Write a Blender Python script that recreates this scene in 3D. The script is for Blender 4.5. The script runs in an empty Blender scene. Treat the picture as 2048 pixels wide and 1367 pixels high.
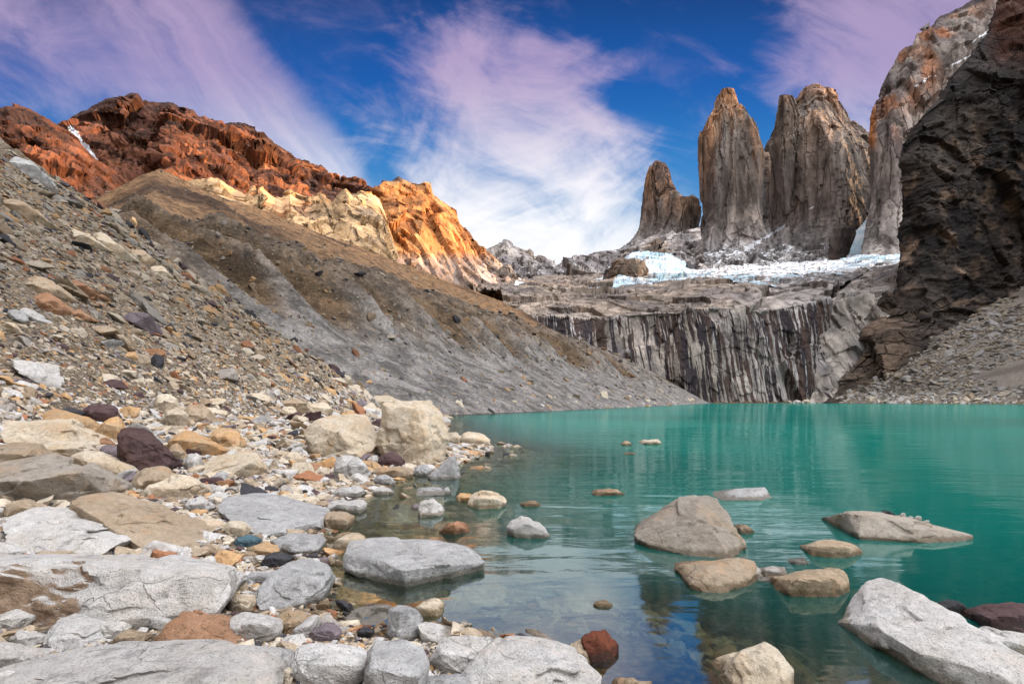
import bpy, bmesh, math, random
import numpy as np
from mathutils import Vector

# ------------------------------------------------------------------ camera, sky, sun, exposure
SC = bpy.context.scene
COL = SC.collection
F, CX, HY, EYE = 1024.0, 1024.0, 801.0, 1.7          # 18 mm lens; the lake's horizon; eye height over the water

cam_data = bpy.data.cameras.new("camera")
cam_data.lens, cam_data.sensor_width = 18.0, 36.0
cam_data.shift_y = (HY - 683.5) / 2048.0
cam_data.clip_start, cam_data.clip_end = 0.05, 30000.0
cam = bpy.data.objects.new("camera", cam_data)
cam.location, cam.rotation_euler = (0, 0, EYE), (math.radians(90), 0, 0)
COL.objects.link(cam)
SC.camera = cam

SUN_ELEV = math.radians(9.0)
SUN_BEYOND = math.radians(6.0)                       # the sun stands to the right, a little beyond the camera plane
sun_dir = Vector((math.cos(SUN_BEYOND) * math.cos(SUN_ELEV), math.sin(SUN_BEYOND) * math.cos(SUN_ELEV), math.sin(SUN_ELEV)))
sd = bpy.data.lights.new("sun", 'SUN')
sd.energy, sd.angle, sd.color = 5.0, math.radians(0.5), (1.0, 0.56, 0.21)
sun = bpy.data.objects.new("sun", sd)
sun.rotation_euler = (-sun_dir).to_track_quat('-Z', 'Y').to_euler()
sun.location = (400, 60, 500)
COL.objects.link(sun)

SC.view_settings.view_transform = 'Standard'
SC.view_settings.look = 'None'
SC.view_settings.exposure = 0.74
SC.view_settings.gamma = 1.0
SC.cycles.use_denoising = True
SC.cycles.max_bounces = 8
SC.cycles.diffuse_bounces = 2
SC.cycles.transparent_max_bounces = 12
SC.cycles.sample_clamp_indirect = 6.0


class Nodes:
    """small helper to write node trees as expressions"""
    def __init__(self, tree):
        self.t = tree
        tree.nodes.clear()

    def new(self, kind, **props):
        n = self.t.nodes.new(kind)
        for k, v in props.items():
            setattr(n, k, v)
        return n

    def put(self, sock, v):
        if v is None:
            return
        if hasattr(v, 'is_linked'):
            self.t.links.new(v, sock)
        elif isinstance(v, (tuple, list)) and sock.type == 'RGBA' and len(v) == 3:
            sock.default_value = (*v, 1.0)
        else:
            sock.default_value = v

    def m(self, op, a, b=None, c=None, clamp=False):
        n = self.new('ShaderNodeMath', operation=op, use_clamp=clamp)
        for s, v in zip(n.inputs, (a, b, c)):
            self.put(s, v)
        return n.outputs[0]

    def step(self, x, lo, hi, a=0.0, b=1.0):
        n = self.new('ShaderNodeMapRange', interpolation_type='SMOOTHSTEP')
        for s, v in zip(n.inputs, (x, lo, hi, a, b)):
            self.put(s, v)
        return n.outputs[0]

    def mix(self, f, a, b, blend='MIX'):
        n = self.new('ShaderNodeMix', data_type='RGBA', blend_type=blend)
        self.put(n.inputs[0], f); self.put(n.inputs[6], a); self.put(n.inputs[7], b)
        return n.outputs[2]

    def noise(self, vec, scale, detail=4.0, rough=0.55, dist=0.0, kind='FBM'):
        n = self.new('ShaderNodeTexNoise', noise_type=kind)
        self.put(n.inputs['Vector'], vec); self.put(n.inputs['Scale'], scale); self.put(n.inputs['Detail'], detail)
        self.put(n.inputs['Roughness'], rough); self.put(n.inputs['Distortion'], dist)
        return n.outputs[0]

    def xyz(self, x, y, z):
        n = self.new('ShaderNodeCombineXYZ')
        for s, v in zip(n.inputs, (x, y, z)):
            self.put(s, v)
        return n.outputs[0]

    def sep(self, v):
        n = self.new('ShaderNodeSeparateXYZ')
        self.put(n.inputs[0], v)
        return n.outputs

    def scale(self, v, s):
        n = self.new('ShaderNodeVectorMath', operation='MULTIPLY')
        self.put(n.inputs[0], v); self.put(n.inputs[1], s)
        return n.outputs[0]

    def attr(self, name, kind='GEOMETRY'):
        n = self.new('ShaderNodeAttribute', attribute_name=name, attribute_type=kind)
        return n.outputs


# ---- the sky: Nishita blue with cirrus laid over it, all by direction of view on the dome
world = bpy.data.worlds.new("World")
SC.world = world
world.use_nodes = True
w = Nodes(world.node_tree)
geo = w.new('ShaderNodeTexCoord')
dx, dy, dz = w.sep(geo.outputs['Generated'])
ay = w.m('MAXIMUM', w.m('ABSOLUTE', dy), 0.12)
u = w.m('DIVIDE', dx, ay)
v = w.m('DIVIDE', w.m('MAXIMUM', dz, 0.0), ay)
nish = w.new('ShaderNodeTexSky', sky_type='NISHITA')
nish.sun_disc = False
nish.sun_elevation = SUN_ELEV
nish.sun_rotation = math.pi / 2 - SUN_BEYOND
nish.altitude = 900
nish.air_density, nish.dust_density, nish.ozone_density = 1.0, 0.3, 3.0


def lin(*c):
    return tuple((x / 255 / 12.92) if x < 10.3 else ((x / 255 + 0.055) / 1.055) ** 2.4 for x in c)


SKY_STRENGTH = 0.12
K = 1.0 / SKY_STRENGTH
def sky(*c, k=1.0):
    return tuple(x * K * k * 0.455 for x in lin(*c))
# blue of the air: Nishita's, pulled towards the deep polarised blue of a mountain dawn
elev = w.m('ARCTANGENT', v)
grad = w.mix(w.step(elev, 0.10, 0.36), sky(200, 230, 252), sky(116, 186, 242))
grad = w.mix(w.step(elev, 0.28, 0.48), grad, sky(52, 146, 230))
grad = w.mix(w.step(elev, 0.42, 0.58), grad, sky(22, 104, 200))
grad = w.mix(w.step(elev, 0.54, 0.74), grad, sky(14, 54, 124))
base = w.mix(0.90, nish.outputs[0], grad)

def gauss(cu, cv, su, sv):
    a = w.m('POWER', w.m('DIVIDE', w.m('SUBTRACT', u, cu), su), 2.0)
    b = w.m('POWER', w.m('DIVIDE', w.m('SUBTRACT', v, cv), sv), 2.0)
    return w.m('EXPONENT', w.m('MULTIPLY', w.m('ADD', a, b), -1.0))

def rot(ang, su, sv, ou=0.0, ov=0.0):
    c, s = math.cos(ang), math.sin(ang)
    a = w.m('ADD', w.m('MULTIPLY', u, c * su), w.m('MULTIPLY', v, s * su))
    b = w.m('ADD', w.m('MULTIPLY', u, -s * sv), w.m('MULTIPLY', v, c * sv))
    return w.xyz(w.m('ADD', a, ou), w.m('ADD', b, ov), 0.37)

def wsum(*a):
    r = a[0]
    for x in a[1:]:
        r = w.m('ADD', r, x)
    return r

wisp = w.noise(rot(0.5, 2.2, 4.2, 3.0, 1.0), 1.0, 9.0, 0.62, 0.9)
fine = w.noise(rot(-0.35, 5.0, 11.0), 1.0, 6.0, 0.6, 0.5)
# left streak with its crisp right edge running down to the ridge
q = w.m('ADD', w.m('MULTIPLY', w.m('ADD', u, 0.277), -0.794), w.m('MULTIPLY', w.m('SUBTRACT', v, 0.43), -0.607))
s_ = w.m('ADD', w.m('MULTIPLY', w.m('ADD', u, 0.277), 0.607), w.m('MULTIPLY', w.m('SUBTRACT', v, 0.43), -0.794))
q = w.m('ADD', q, w.m('MULTIPLY', w.m('SUBTRACT', wisp, 0.5), 0.10))
width = w.m('MAXIMUM', w.m('ADD', 0.13, w.m('MULTIPLY', s_, -0.50)), 0.06)
stripes = w.noise(w.xyz(w.m('MULTIPLY', q, 9.0), w.m('MULTIPLY', s_, 1.3), 2.2), 1.0, 7.0, 0.62, 0.4)
left = w.m('MULTIPLY', w.step(q, -0.015, 0.05), w.m('SUBTRACT', 1.0, w.step(w.m('DIVIDE', q, width), 0.35, 1.25)))
left = w.m('MULTIPLY', left, w.step(stripes, 0.22, 0.70, 0.18, 0.85))
# middle cloud, right-hand veil, low bank
mid_mask = wsum(gauss(-0.06, 0.50, 0.20, 0.26), w.m('MULTIPLY', gauss(0.07, 0.37, 0.22, 0.12), 0.95),
                w.m('MULTIPLY', gauss(0.12, 0.655, 0.16, 0.055), 0.95), w.m('MULTIPLY', gauss(-0.02, 0.70, 0.22, 0.12), 0.35), w.m('MULTIPLY', gauss(0.15, 0.51, 0.13, 0.06), 0.95))
mid = w.step(w.m('ADD', w.m('MULTIPLY', w.m('MINIMUM', mid_mask, 1.1), 0.70), w.m('ADD', w.m('MULTIPLY', w.m('SUBTRACT', wisp, 0.5), 1.5), w.m('MULTIPLY', w.m('SUBTRACT', fine, 0.5), 1.0))), 0.28, 1.0)
veil = w.step(w.m('ADD', w.m('MULTIPLY', wsum(gauss(0.70, 0.62, 0.24, 0.22), gauss(0.95, 0.85, 0.3, 0.25)), 0.75),
                  w.m('MULTIPLY', w.m('SUBTRACT', fine, 0.5), 1.3)), 0.20, 0.95)
low = w.m('MULTIPLY', w.step(v, 0.42, 0.30), w.step(w.m('ADD', wisp, w.m('MULTIPLY', gauss(0.1, 0.3, 0.5, 0.12), 0.25)), 0.45, 0.75))
thin = w.m('MULTIPLY', w.step(fine, 0.46, 0.82), 0.30)
far_left = w.m('MULTIPLY', w.m('MULTIPLY', gauss(-0.95, 0.72, 0.35, 0.16), w.step(fine, 0.3, 0.7)), 0.7)
# the rest of the dome (overhead, behind the camera): unseen bright cloud, added as fill light
behind = w.step(w.m('ADD', dy, w.m('MULTIPLY', dz, -0.55)), 0.20, -0.35)
behind = w.m('MULTIPLY', behind, w.step(w.noise(geo.outputs['Generated'], 2.2, 5.0), 0.30, 0.55, 0.55, 1.0))
dens = left
for d_, k_ in ((mid, 0.92), (veil, 0.80), (low, 0.85), (thin, 0.8), (far_left, 0.8), (behind, 1.0)):
    dens = w.m('SUBTRACT', 1.0, w.m('MULTIPLY', w.m('SUBTRACT', 1.0, dens), w.m('SUBTRACT', 1.0, w.m('MULTIPLY', d_, k_))))
white = w.mix(w.step(elev, 0.33, 0.60), sky(255, 252, 252, k=1.5), sky(208, 184, 224, k=1.1))
glow = w.m('ADD', w.m('ADD', w.m('MULTIPLY', dx, 0.52), w.m('MULTIPLY', dy, -0.10)), w.m('MULTIPLY', dz, 0.85))
over = w.step(glow, 0.52, 0.97, 0.38, 10.5)                               # added out-of-view bright lobe, a soft light from upper right
over_c = w.mix(1.0, sky(252, 250, 250), w.xyz(over, over, over), 'MULTIPLY')
white = w.mix(behind, white, over_c)
col = w.mix(w.m('MULTIPLY', dens, 0.95), base, white)
bg = w.new('ShaderNodeBackground')
w.put(bg.inputs[0], col)
bg.inputs[1].default_value = SKY_STRENGTH
w.t.links.new(bg.outputs[0], w.new('ShaderNodeOutputWorld').inputs[0])

# ------------------------------------------------------------------ helpers
rng = np.random.default_rng(7)
_perm = np.random.default_rng(11).permutation(256)
_perm = np.concatenate([_perm, _perm, _perm]).astype(np.int64)
_grad = np.random.default_rng(5).normal(size=(256, 3))
_grad /= np.linalg.norm(_grad, axis=1)[:, None]


def perlin(P):
    P = np.asarray(P, float)
    i = np.floor(P).astype(np.int64)
    f = P - i
    i &= 255
    t = f * f * f * (f * (f * 6 - 15) + 10)
    out = 0.0
    for a in (0, 1):
        wa = t[:, 0] if a else 1 - t[:, 0]
        for b in (0, 1):
            wb = t[:, 1] if b else 1 - t[:, 1]
            for c in (0, 1):
                wc = t[:, 2] if c else 1 - t[:, 2]
                g = _grad[_perm[_perm[_perm[(i[:, 0] + a) & 255] + ((i[:, 1] + b) & 255)] + ((i[:, 2] + c) & 255)]]
                dot = g[:, 0] * (f[:, 0] - a) + g[:, 1] * (f[:, 1] - b) + g[:, 2] * (f[:, 2] - c)
                out = out + wa * wb * wc * dot
    return out * 1.5


def fbm(P, octaves=4, gain=0.5, ridged=False, off=0.0):
    P = np.asarray(P, float) + off
    s, a, tot = 0.0, 1.0, 0.0
    for _ in range(octaves):
        n = perlin(P)
        s = s + a * ((1 - 2 * np.abs(n)) if ridged else n)
        tot += a
        a *= gain
        P = P * 2.03 + 17.3
    return s / tot


_jit = np.random.default_rng(21).uniform(0.05, 0.95, (256, 3))
_val = np.random.default_rng(22).uniform(-0.20, 0.20, 256)
_slo = np.random.default_rng(23).normal(size=(256, 3)) * 0.55


def crag(P, off=0.0):
    """broken-block relief: every cell of a random tessellation carries its own tilted plane"""
    P = np.asarray(P, float) + off + 0.09 * np.stack([perlin(P * 2.1 + 3 * k) for k in range(3)], 1)
    I0 = np.floor(P).astype(np.int64)
    best = np.full(len(P), 1e9); bid = np.zeros(len(P), np.int64); bd = np.zeros((len(P), 3))
    for a in (-1, 0, 1):
        for b in (-1, 0, 1):
            for c in (-1, 0, 1):
                C = I0 + np.array([a, b, c])
                h = _perm[_perm[_perm[C[:, 0] & 255] + (C[:, 1] & 255)] + (C[:, 2] & 255)]
                d = P - (C + _jit[h])
                q = (d * d).sum(1)
                m_ = q < best
                best[m_] = q[m_]; bid[m_] = h[m_]; bd[m_] = d[m_]
    return _val[bid] + (_slo[bid] * bd).sum(1)


def sstep(x, lo, hi):
    t = np.clip((x - lo) / (hi - lo), 0, 1)
    return t * t * (3 - 2 * t)


def at(px, py, Y):
    """the point that stands at depth Y on the sight line through a photograph position"""
    return np.array(((px - CX) / F * Y, Y, EYE + (HY - py) / F * Y))


def link_mesh(name, verts, faces, mat=None, attrs=None, smooth=True, loc=(0, 0, 0)):
    verts = np.asarray(verts, np.float32) - np.asarray(loc, np.float32)
    me = bpy.data.meshes.new(name)
    faces = np.asarray(faces, np.int32)
    k = faces.shape[1]
    me.vertices.add(len(verts)); me.loops.add(faces.size); me.polygons.add(len(faces))
    me.vertices.foreach_set('co', verts.ravel())
    me.loops.foreach_set('vertex_index', faces.ravel())
    me.polygons.foreach_set('loop_start', np.arange(0, faces.size, k, dtype=np.int32))
    me.polygons.foreach_set('use_smooth', np.full(len(faces), smooth))
    me.update(calc_edges=True)
    for n, a in (attrs or {}).items():
        a = np.asarray(a, np.float32)
        if a.ndim == 2:
            at_ = me.attributes.new(n, 'FLOAT_COLOR', 'POINT')
            at_.data.foreach_set('color', np.concatenate([a, np.ones((len(a), 1), np.float32)], 1).ravel())
        else:
            at_ = me.attributes.new(n, 'FLOAT', 'POINT')
            at_.data.foreach_set('value', a)
    if mat:
        me.materials.append(mat)
    o = bpy.data.objects.new(name, me)
    o.location = loc
    COL.objects.link(o)
    return o


def tag(o, label=None, cat=None, kind=None, group=None):
    for k, v_ in (('label', label), ('category', cat), ('kind', kind), ('group', group)):
        if v_:
            o[k] = v_
    return o


def grid_faces(nu, nv):
    i = np.arange(nu * nv).reshape(nv, nu)
    return np.stack([i[:-1, :-1], i[:-1, 1:], i[1:, 1:], i[1:, :-1]], -1).reshape(-1, 4)


def material(name):
    m_ = bpy.data.materials.new(name)
    m_.use_nodes = True
    return m_, Nodes(m_.node_tree)


def finish(n, color, rough=0.9, bump=None, strength=0.5, distance=0.1, spec=0.25):
    p = n.new('ShaderNodeBsdfPrincipled')
    n.put(p.inputs['Base Color'], color); n.put(p.inputs['Roughness'], rough)
    n.put(p.inputs['Specular IOR Level'], spec)
    if bump is not None:
        b = n.new('ShaderNodeBump')
        n.put(b.inputs['Strength'], strength); n.put(b.inputs['Distance'], distance); n.put(b.inputs['Height'], bump)
        n.t.links.new(b.outputs[0], p.inputs['Normal'])
    n.t.links.new(p.outputs[0], n.new('ShaderNodeOutputMaterial').inputs[0])
    return p


def rock_face_material(name, s, stretch=(1, 1, 1), streak=None, crack=0.5, dist=1.0, joint=None):
    """mountain rock: the colour laid on the mesh by zone, broken up by grain, fissures and streaks"""
    m_, n = material(name)
    pos = n.new('ShaderNodeNewGeometry').outputs['Position']
    ps = n.scale(pos, stretch)
    tint = n.attr('tint')[0]
    a = n.noise(ps, s * 0.25, 6.0, 0.6)
    b = n.noise(ps, s, 8.0, 0.65, 0.4)
    c = n.noise(ps, s * 2.3, 5.0, 0.6, 0.0, 'RIDGED_MULTIFRACTAL')
    k = n.m('MULTIPLY', n.step(a, 0.3, 0.7, 0.70, 1.20), n.step(b, 0.34, 0.68, 0.50, 1.30))
    col_ = n.mix(1.0, tint, n.xyz(k, k, k), 'MULTIPLY')
    cr = n.m('MULTIPLY', n.step(b, 0.44, 0.34), crack)
    col_ = n.mix(cr, col_, n.mix(1.0, tint, (0.30, 0.28, 0.28), 'MULTIPLY'))
    if streak:
        x, y, z = n.sep(pos)
        warp = n.m('MULTIPLY', n.noise(n.scale(pos, (1.0, 0.2, 0.5)), 0.02, 3.0), 14.0)
        sv = n.xyz(n.m('ADD', n.m('ADD', x, n.m('MULTIPLY', z, 0.05)), warp), n.m('MULTIPLY', y, 0.12), n.m('MULTIPLY', z, 0.05))
        st = n.noise(sv, streak, 5.0, 0.62)
        zone = n.attr('stain')[2]
        thr = n.m('SUBTRACT', 0.65, n.m('MULTIPLY', zone, 0.22))
        f_ = n.step(st, thr, n.m('ADD', thr, 0.035))
        col_ = n.mix(n.m('MULTIPLY', f_, n.step(zone, 0.02, 0.12)), col_, n.mix(n.step(n.noise(sv, streak * 0.6, 2.0), 0.45, 0.6), (0.030, 0.025, 0.030), (0.060, 0.040, 0.034)))
        pale = n.step(n.noise(sv, streak * 1.9, 4.0, 0.6), 0.60, 0.66)
        col_ = n.mix(n.m('MULTIPLY', n.m('MULTIPLY', pale, zone), 0.6), col_, (0.50, 0.49, 0.50))
    relief = n.m('ADD', b, n.m('MULTIPLY', c, 0.25))
    if joint:                                                             # long straight joints between flat faces
        fx, fy, fz = joint
        wv = n.new('ShaderNodeVectorMath', operation='ADD')
        n.put(wv.inputs[0], n.scale(pos, (fx, fy, fz)))
        wn = n.new('ShaderNodeTexNoise'); n.put(wn.inputs['Vector'], pos); wn.inputs['Scale'].default_value = s * 0.6
        n.put(wv.inputs[1], n.scale(wn.outputs['Color'], (0.5, 0.5, 0.5)))
        vo = n.new('ShaderNodeTexVoronoi', feature='DISTANCE_TO_EDGE')
        n.put(vo.inputs['Vector'], wv.outputs[0]); vo.inputs['Scale'].default_value = 1.0
        vc = n.new('ShaderNodeTexVoronoi', feature='F1')
        n.put(vc.inputs['Vector'], wv.outputs[0]); vc.inputs['Scale'].default_value = 1.0
        line = n.m('MULTIPLY', n.step(vo.outputs[0], 0.055, 0.0), n.step(a, 0.46, 0.62))
        bw = n.new('ShaderNodeRGBToBW'); n.put(bw.inputs[0], vc.outputs['Color'])
        kk = n.step(bw.outputs[0], 0.2, 0.8, 0.80, 1.18)
        col_ = n.mix(1.0, col_, n.xyz(kk, kk, kk), 'MULTIPLY')
        col_ = n.mix(n.m('MULTIPLY', line, 0.6), col_, n.mix(1.0, col_, (0.22, 0.2, 0.2), 'MULTIPLY'))
        relief = n.m('ADD', n.m('MULTIPLY', relief, 0.7), n.m('ADD', n.m('MULTIPLY', line, -0.6), n.m('MULTIPLY', bw.outputs[0], 0.4)))
    snow = n.attr('snow')[2]
    sn = n.step(n.m('ADD', snow, n.m('MULTIPLY', n.m('SUBTRACT', b, 0.5), 1.1)), 0.50, 0.60)
    col_ = n.mix(sn, col_, (0.66, 0.70, 0.76))
    finish(n, col_, 0.92, relief, 1.0, dist)
    return m_

# ------------------------------------------------------------------ the lie of the land
SHORE = [(0.9, 2.2), (0.53, 3.1), (-0.08, 3.55), (-0.96, 3.75), (-1.5, 4.2), (-1.9, 4.9), (-2.3, 6.0), (-2.6, 7.2), (-2.8, 9.2), (-2.55, 11.3),
         (-1.7, 13.4), (-1.1, 16.0), (-0.9, 18.5), (-2.0, 21.5), (-3.5, 26.0), (-5.4, 39.6), (-7.3, 58.0), (134.0, 348.0), (214.0, 350.0),
         (249.0, 249.0), (200.0, 150.0), (100.0, 42.0), (40.0, 2.0), (10.0, -1.5), (4.0, 0.2)]
_S = np.array(SHORE)


def shore_distance(x, y):
    """metres to the waterline: land positive, lake negative"""
    d2 = np.full(x.shape, 1e18)
    inside = np.zeros(x.shape, bool)
    n = len(_S)
    for i in range(n):
        (ax, ay_), (bx, by_) = _S[i], _S[(i + 1) % n]
        ex, ey = bx - ax, by_ - ay_
        t = np.clip(((x - ax) * ex + (y - ay_) * ey) / (ex * ex + ey * ey), 0, 1)
        d2 = np.minimum(d2, (x - ax - t * ex) ** 2 + (y - ay_ - t * ey) ** 2)
        c = (ay_ > y) != (by_ > y)
        with np.errstate(divide='ignore', invalid='ignore'):
            xi = ax + (y - ay_) * ex / (ey if ey else 1e-9)
        inside ^= c & (x < xi)
    d = np.sqrt(d2)
    return np.where(inside, -d, d)


_BD = [-50, 0, 6, 20, 34, 42, 56, 90, 150, 260, 330, 380, 900]
_BZ = [-20, 0, 3.2, 11.5, 20.5, 24.5, 27.0, 44.0, 76.0, 122.0, 141.0, 151.0, 160.0]


def land(x, y):
    """height of the ground and the zone weights that colour it"""
    x = np.asarray(x, float); y = np.asarray(y, float)
    sh = x.shape
    x = x.ravel(); y = y.ravel()
    r = np.hypot(x, y)
    P = np.stack([x, y, 0 * x], 1)
    n_big = fbm(P * 0.035, 3)
    n_mid = fbm(P * 0.22, 3, off=9.0) * np.clip(160 / np.maximum(r, 1), 0, 1)
    n_fin = fbm(P * 1.3, 3, off=21.0) * np.clip(25 / np.maximum(r, 1), 0, 1)
    d = shore_distance(x, y)
    # beach and lake bed
    near = sstep(r, 70, 20)
    beach = np.where(d > 0, 0.10 * np.minimum(d, 9) + 0.3 * np.clip(d - 9, 0, 400), 0)
    bed = np.where(d < 0, np.maximum(-9.0, np.where(near > 0.5, 0.13 * d - 0.16 * np.clip(-d - 1.2, 0, None), 0.3 * d) - 0.0025 * d * d), 0)
    z = beach + bed + near * (0.06 * n_fin + 0.10 * n_mid * sstep(np.abs(d), 0, 1.5))
    # near scree fan on the left, ending in a gully beyond 50 m
    plane = 0.7 * (-x - 10.3 + 1.2 * n_big) + 0.32 * n_mid + 0.10 * n_fin
    edge = 51.0 + 3.5 * fbm(np.stack([x * 0.12, 0 * x, 0 * x + 4], 1), 3)
    cut = plane - 1.05 * np.clip(y - edge, 0, None) - 0.12 * np.clip(y - edge + 5, 0, 5)
    A = np.where(x < 2, cut, -50)
    # lateral moraine along the far left shore: grey toe, gullied brow, bench, long brown slope
    dB = -0.8985 * (x + 7.3) + 0.4395 * (y - 58.0)
    sB = 0.4395 * (x + 7.3) + 0.8985 * (y - 58.0)
    zB = np.interp(dB, _BD, _BZ)
    rill = fbm(np.stack([sB * 0.085 + dB * 0.03, dB * 0.020, 0 * x + 3.3], 1), 3, 0.5, ridged=True)
    wob = 7.0 * fbm(np.stack([sB * 0.02, 0 * x, 0 * x + 5.5], 1), 3) * sstep(sB, 0, 30)
    brow = sstep(dB + wob, 14, 27) * sstep(dB - 0.5 * wob, 54, 40)
    zB = zB + brow * (rill - 0.2) * 8.5 * sstep(sB, 330, 150)
    toe = sstep(dB, 1, 8) * sstep(dB, 26, 14)
    zB = zB + toe * 0.5 * fbm(np.stack([sB * 0.5, dB * 0.03, 0 * x], 1), 2)
    up = sstep(dB, 60, 100)
    zB = zB + up * (5.0 * n_big + 1.2 * n_mid + 5.0 * fbm(np.stack([sB * 0.02, dB * 0.008, 0 * x + 8], 1), 3, ridged=True) - 2)
    zB = zB + 0.25 * n_fin * sstep(dB, 2, 10) + 0.5 * n_mid * brow
    zB = zB - 1.0 * np.clip(y - 405 - 14 * n_big, 0, None) - 0.3 * np.clip(58 - y, 0, None) - 0.8 * np.clip(-x - 0.67 * y - 4, 0, None)
    zB = np.where((x < 170) & (d > -1), zB, -50)
    # scree fan on the right shore
    past = np.clip(y - 352 - 0.10 * np.clip(x - 214, 0, None), 0, None)
    C = np.where((x > 60) & (d > 0), -3.0 * past + np.minimum(0.56 * d + 1.0 * n_mid * sstep(d, 2, 12) + 2.0 * n_big * sstep(d, 5, 40), 260), -50)
    z = np.where(d > 0, np.maximum(z, np.minimum(np.maximum(0.02 * d, 0), 20)), z)
    out = z.copy()
    wA = (A > out); out = np.maximum(out, A)
    wB = (zB > out); out = np.maximum(out, zB)
    wC = (C > out) & (x > 60); out = np.where(x > 60, np.maximum(out, C), out)
    behind = np.clip(-y - 6, 0, 1e9)
    out = out + np.minimum(behind * 0.10, 30) * (d > 0)
    info = dict(d=d, dB=dB, sB=sB, rill=rill, brow=brow, toe=toe, up=up, wA=wA, wB=wB, wC=wC, n_big=n_big, n_mid=n_mid, n_fin=n_fin, r=r)
    return out.reshape(sh), {k: v_.reshape(sh) for k, v_ in info.items()}


def ground_hit(px, py, floor=0.0):
    """where the sight line through a photograph position meets the ground or, over the lake, the water"""
    Y = np.geomspace(1.2, 900, 1600)
    z = EYE + (HY - py) / F * Y
    h, _ = land((px - CX) / F * Y, Y)
    h = np.maximum(h, floor)
    i = np.argmax(z <= h)
    if not (z <= h).any():
        return 300.0, 0.0
    return Y[i], h[i]


# ---- ground: one polar sheet out to the horizon
th = np.radians(np.concatenate([np.linspace(-180, -52, 60)[:-1], np.linspace(-52, 52, 1000), np.linspace(52, 180, 60)[1:]]))
rr = np.concatenate([[0.02, 0.5], np.geomspace(0.9, 700, 640), np.geomspace(760, 9000, 30)])
R_, T_ = np.meshgrid(rr, th, indexing='ij')
GX, GY = R_ * np.sin(T_), R_ * np.cos(T_)
GZ, I = land(GX, GY)
gx, gy, gz = GX.ravel(), GY.ravel(), GZ.ravel()
I = {k: v_.ravel() for k, v_ in I.items()}


def C_(*c):
    return np.array(c, float)


def lerp(a, b, t):
    return a + (b - a) * t[:, None]


g = np.tile(C_(0.19, 0.155, 0.115), (len(gx), 1))                       # beach and near fan: tan grit
g = lerp(g, C_(0.22, 0.16, 0.10), 0.6 * sstep(I['n_big'], -0.1, 0.4))
bed_c = lerp(np.tile(C_(0.125, 0.085, 0.035), (len(gx), 1)), C_(0.20, 0.14, 0.06), sstep(I['n_mid'], 0.0, 0.5))
g = lerp(g, bed_c, sstep(I['d'], 0.15, -0.1))
mor = np.tile(C_(0.19, 0.183, 0.178), (len(gx), 1))                    # moraine toe: grey silt
mor = lerp(mor, C_(0.110, 0.075, 0.045), np.clip(I['brow'] * sstep(I['rill'], 0.75, 0.25) + 0.75 * sstep(I['dB'], 18, 30) * sstep(I['sB'], 300, 90), 0, 1))  # brown brow, with the shade of its gullies painted darker in the rills
mor = lerp(mor, C_(0.195, 0.120, 0.066), sstep(I['dB'], 44, 60))
mor = lerp(mor, C_(0.245, 0.140, 0.070), sstep(I['dB'], 90, 230))
band = fbm(np.stack([I['sB'] * 0.012 + I['dB'] * 0.004, I['dB'] * 0.012, 0 * gx], 1), 3, off=3)
mor = lerp(mor, C_(0.055, 0.034, 0.023), I['up'] * sstep(band, 0.14, 0.30) * 0.9)
mor = lerp(mor, C_(0.28, 0.21, 0.145), sstep(I['dB'], 215, 300) * sstep(I['sB'], 330, 240) * 0.8)
g = np.where(I['wB'][:, None], mor, g)
scr = lerp(np.tile(C_(0.20, 0.18, 0.16), (len(gx), 1)), C_(0.075, 0.06, 0.052),
           np.clip(sstep(fbm(np.stack([gx * 0.018 + gy * 0.02, (gx - gy) * 0.004, 0 * gx], 1), 3, off=2), 0.05, 0.35) + sstep(gx * 0.88 + gy * 0.47, 352, 330) * sstep(gy, 240, 300), 0, 1))
g = np.where((I['wC'] & (gx > 60))[:, None], scr, g)
gm, n = material('scree_ground')
pos = n.new('ShaderNodeNewGeometry').outputs['Position']
tint = n.attr('tint')[0]
gs = n.attr('grain')[2]
vor = n.new('ShaderNodeTexVoronoi', feature='F1')
n.put(vor.inputs['Vector'], n.scale(pos, n.xyz(gs, gs, gs))); vor.inputs['Scale'].default_value = 1.0
vb = n.new('ShaderNodeRGBToBW'); n.put(vb.inputs[0], vor.outputs['Color'])
f1 = n.noise(n.scale(pos, n.xyz(gs, gs, gs)), 0.30, 6.0, 0.65)
k = n.m('MULTIPLY', n.step(vb.outputs[0], 0.1, 0.9, 0.62, 1.45), n.step(f1, 0.28, 0.72, 0.62, 1.30))
k = n.m('MULTIPLY', k, n.step(vor.outputs['Distance'], 0.62, 0.35, 0.55, 1.0))
k = n.m('ADD', 1.0, n.m('MULTIPLY', n.m('SUBTRACT', k, 0.92), n.attr('contrast')[2]))
colr = n.mix(1.0, tint, n.xyz(k, k, k), 'MULTIPLY')
warm = n.step(n.noise(n.scale(pos, n.xyz(gs, gs, gs)), 0.9, 2.0), 0.50, 0.70)
colr = n.mix(n.m('MULTIPLY', warm, 0.35), colr, n.mix(1.0, colr, (1.25, 0.92, 0.62), 'MULTIPLY'))
rug = n.noise(n.scale(pos, (1.0, 1.0, 1.0)), 0.30, 9.0, 0.68, 0.5)
far_w = n.step(n.attr('contrast')[2], 0.9, 0.5)                        # the moraine: lumpy rubble rather than loose cobbles
kr = n.m('ADD', 1.0, n.m('MULTIPLY', n.m('SUBTRACT', n.step(rug, 0.38, 0.62, 0.55, 1.42), 1.0), far_w))
colr = n.mix(1.0, colr, n.xyz(kr, kr, kr), 'MULTIPLY')
lump = n.m('MULTIPLY', n.m('MULTIPLY', rug, 16.0), far_w)
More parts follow.
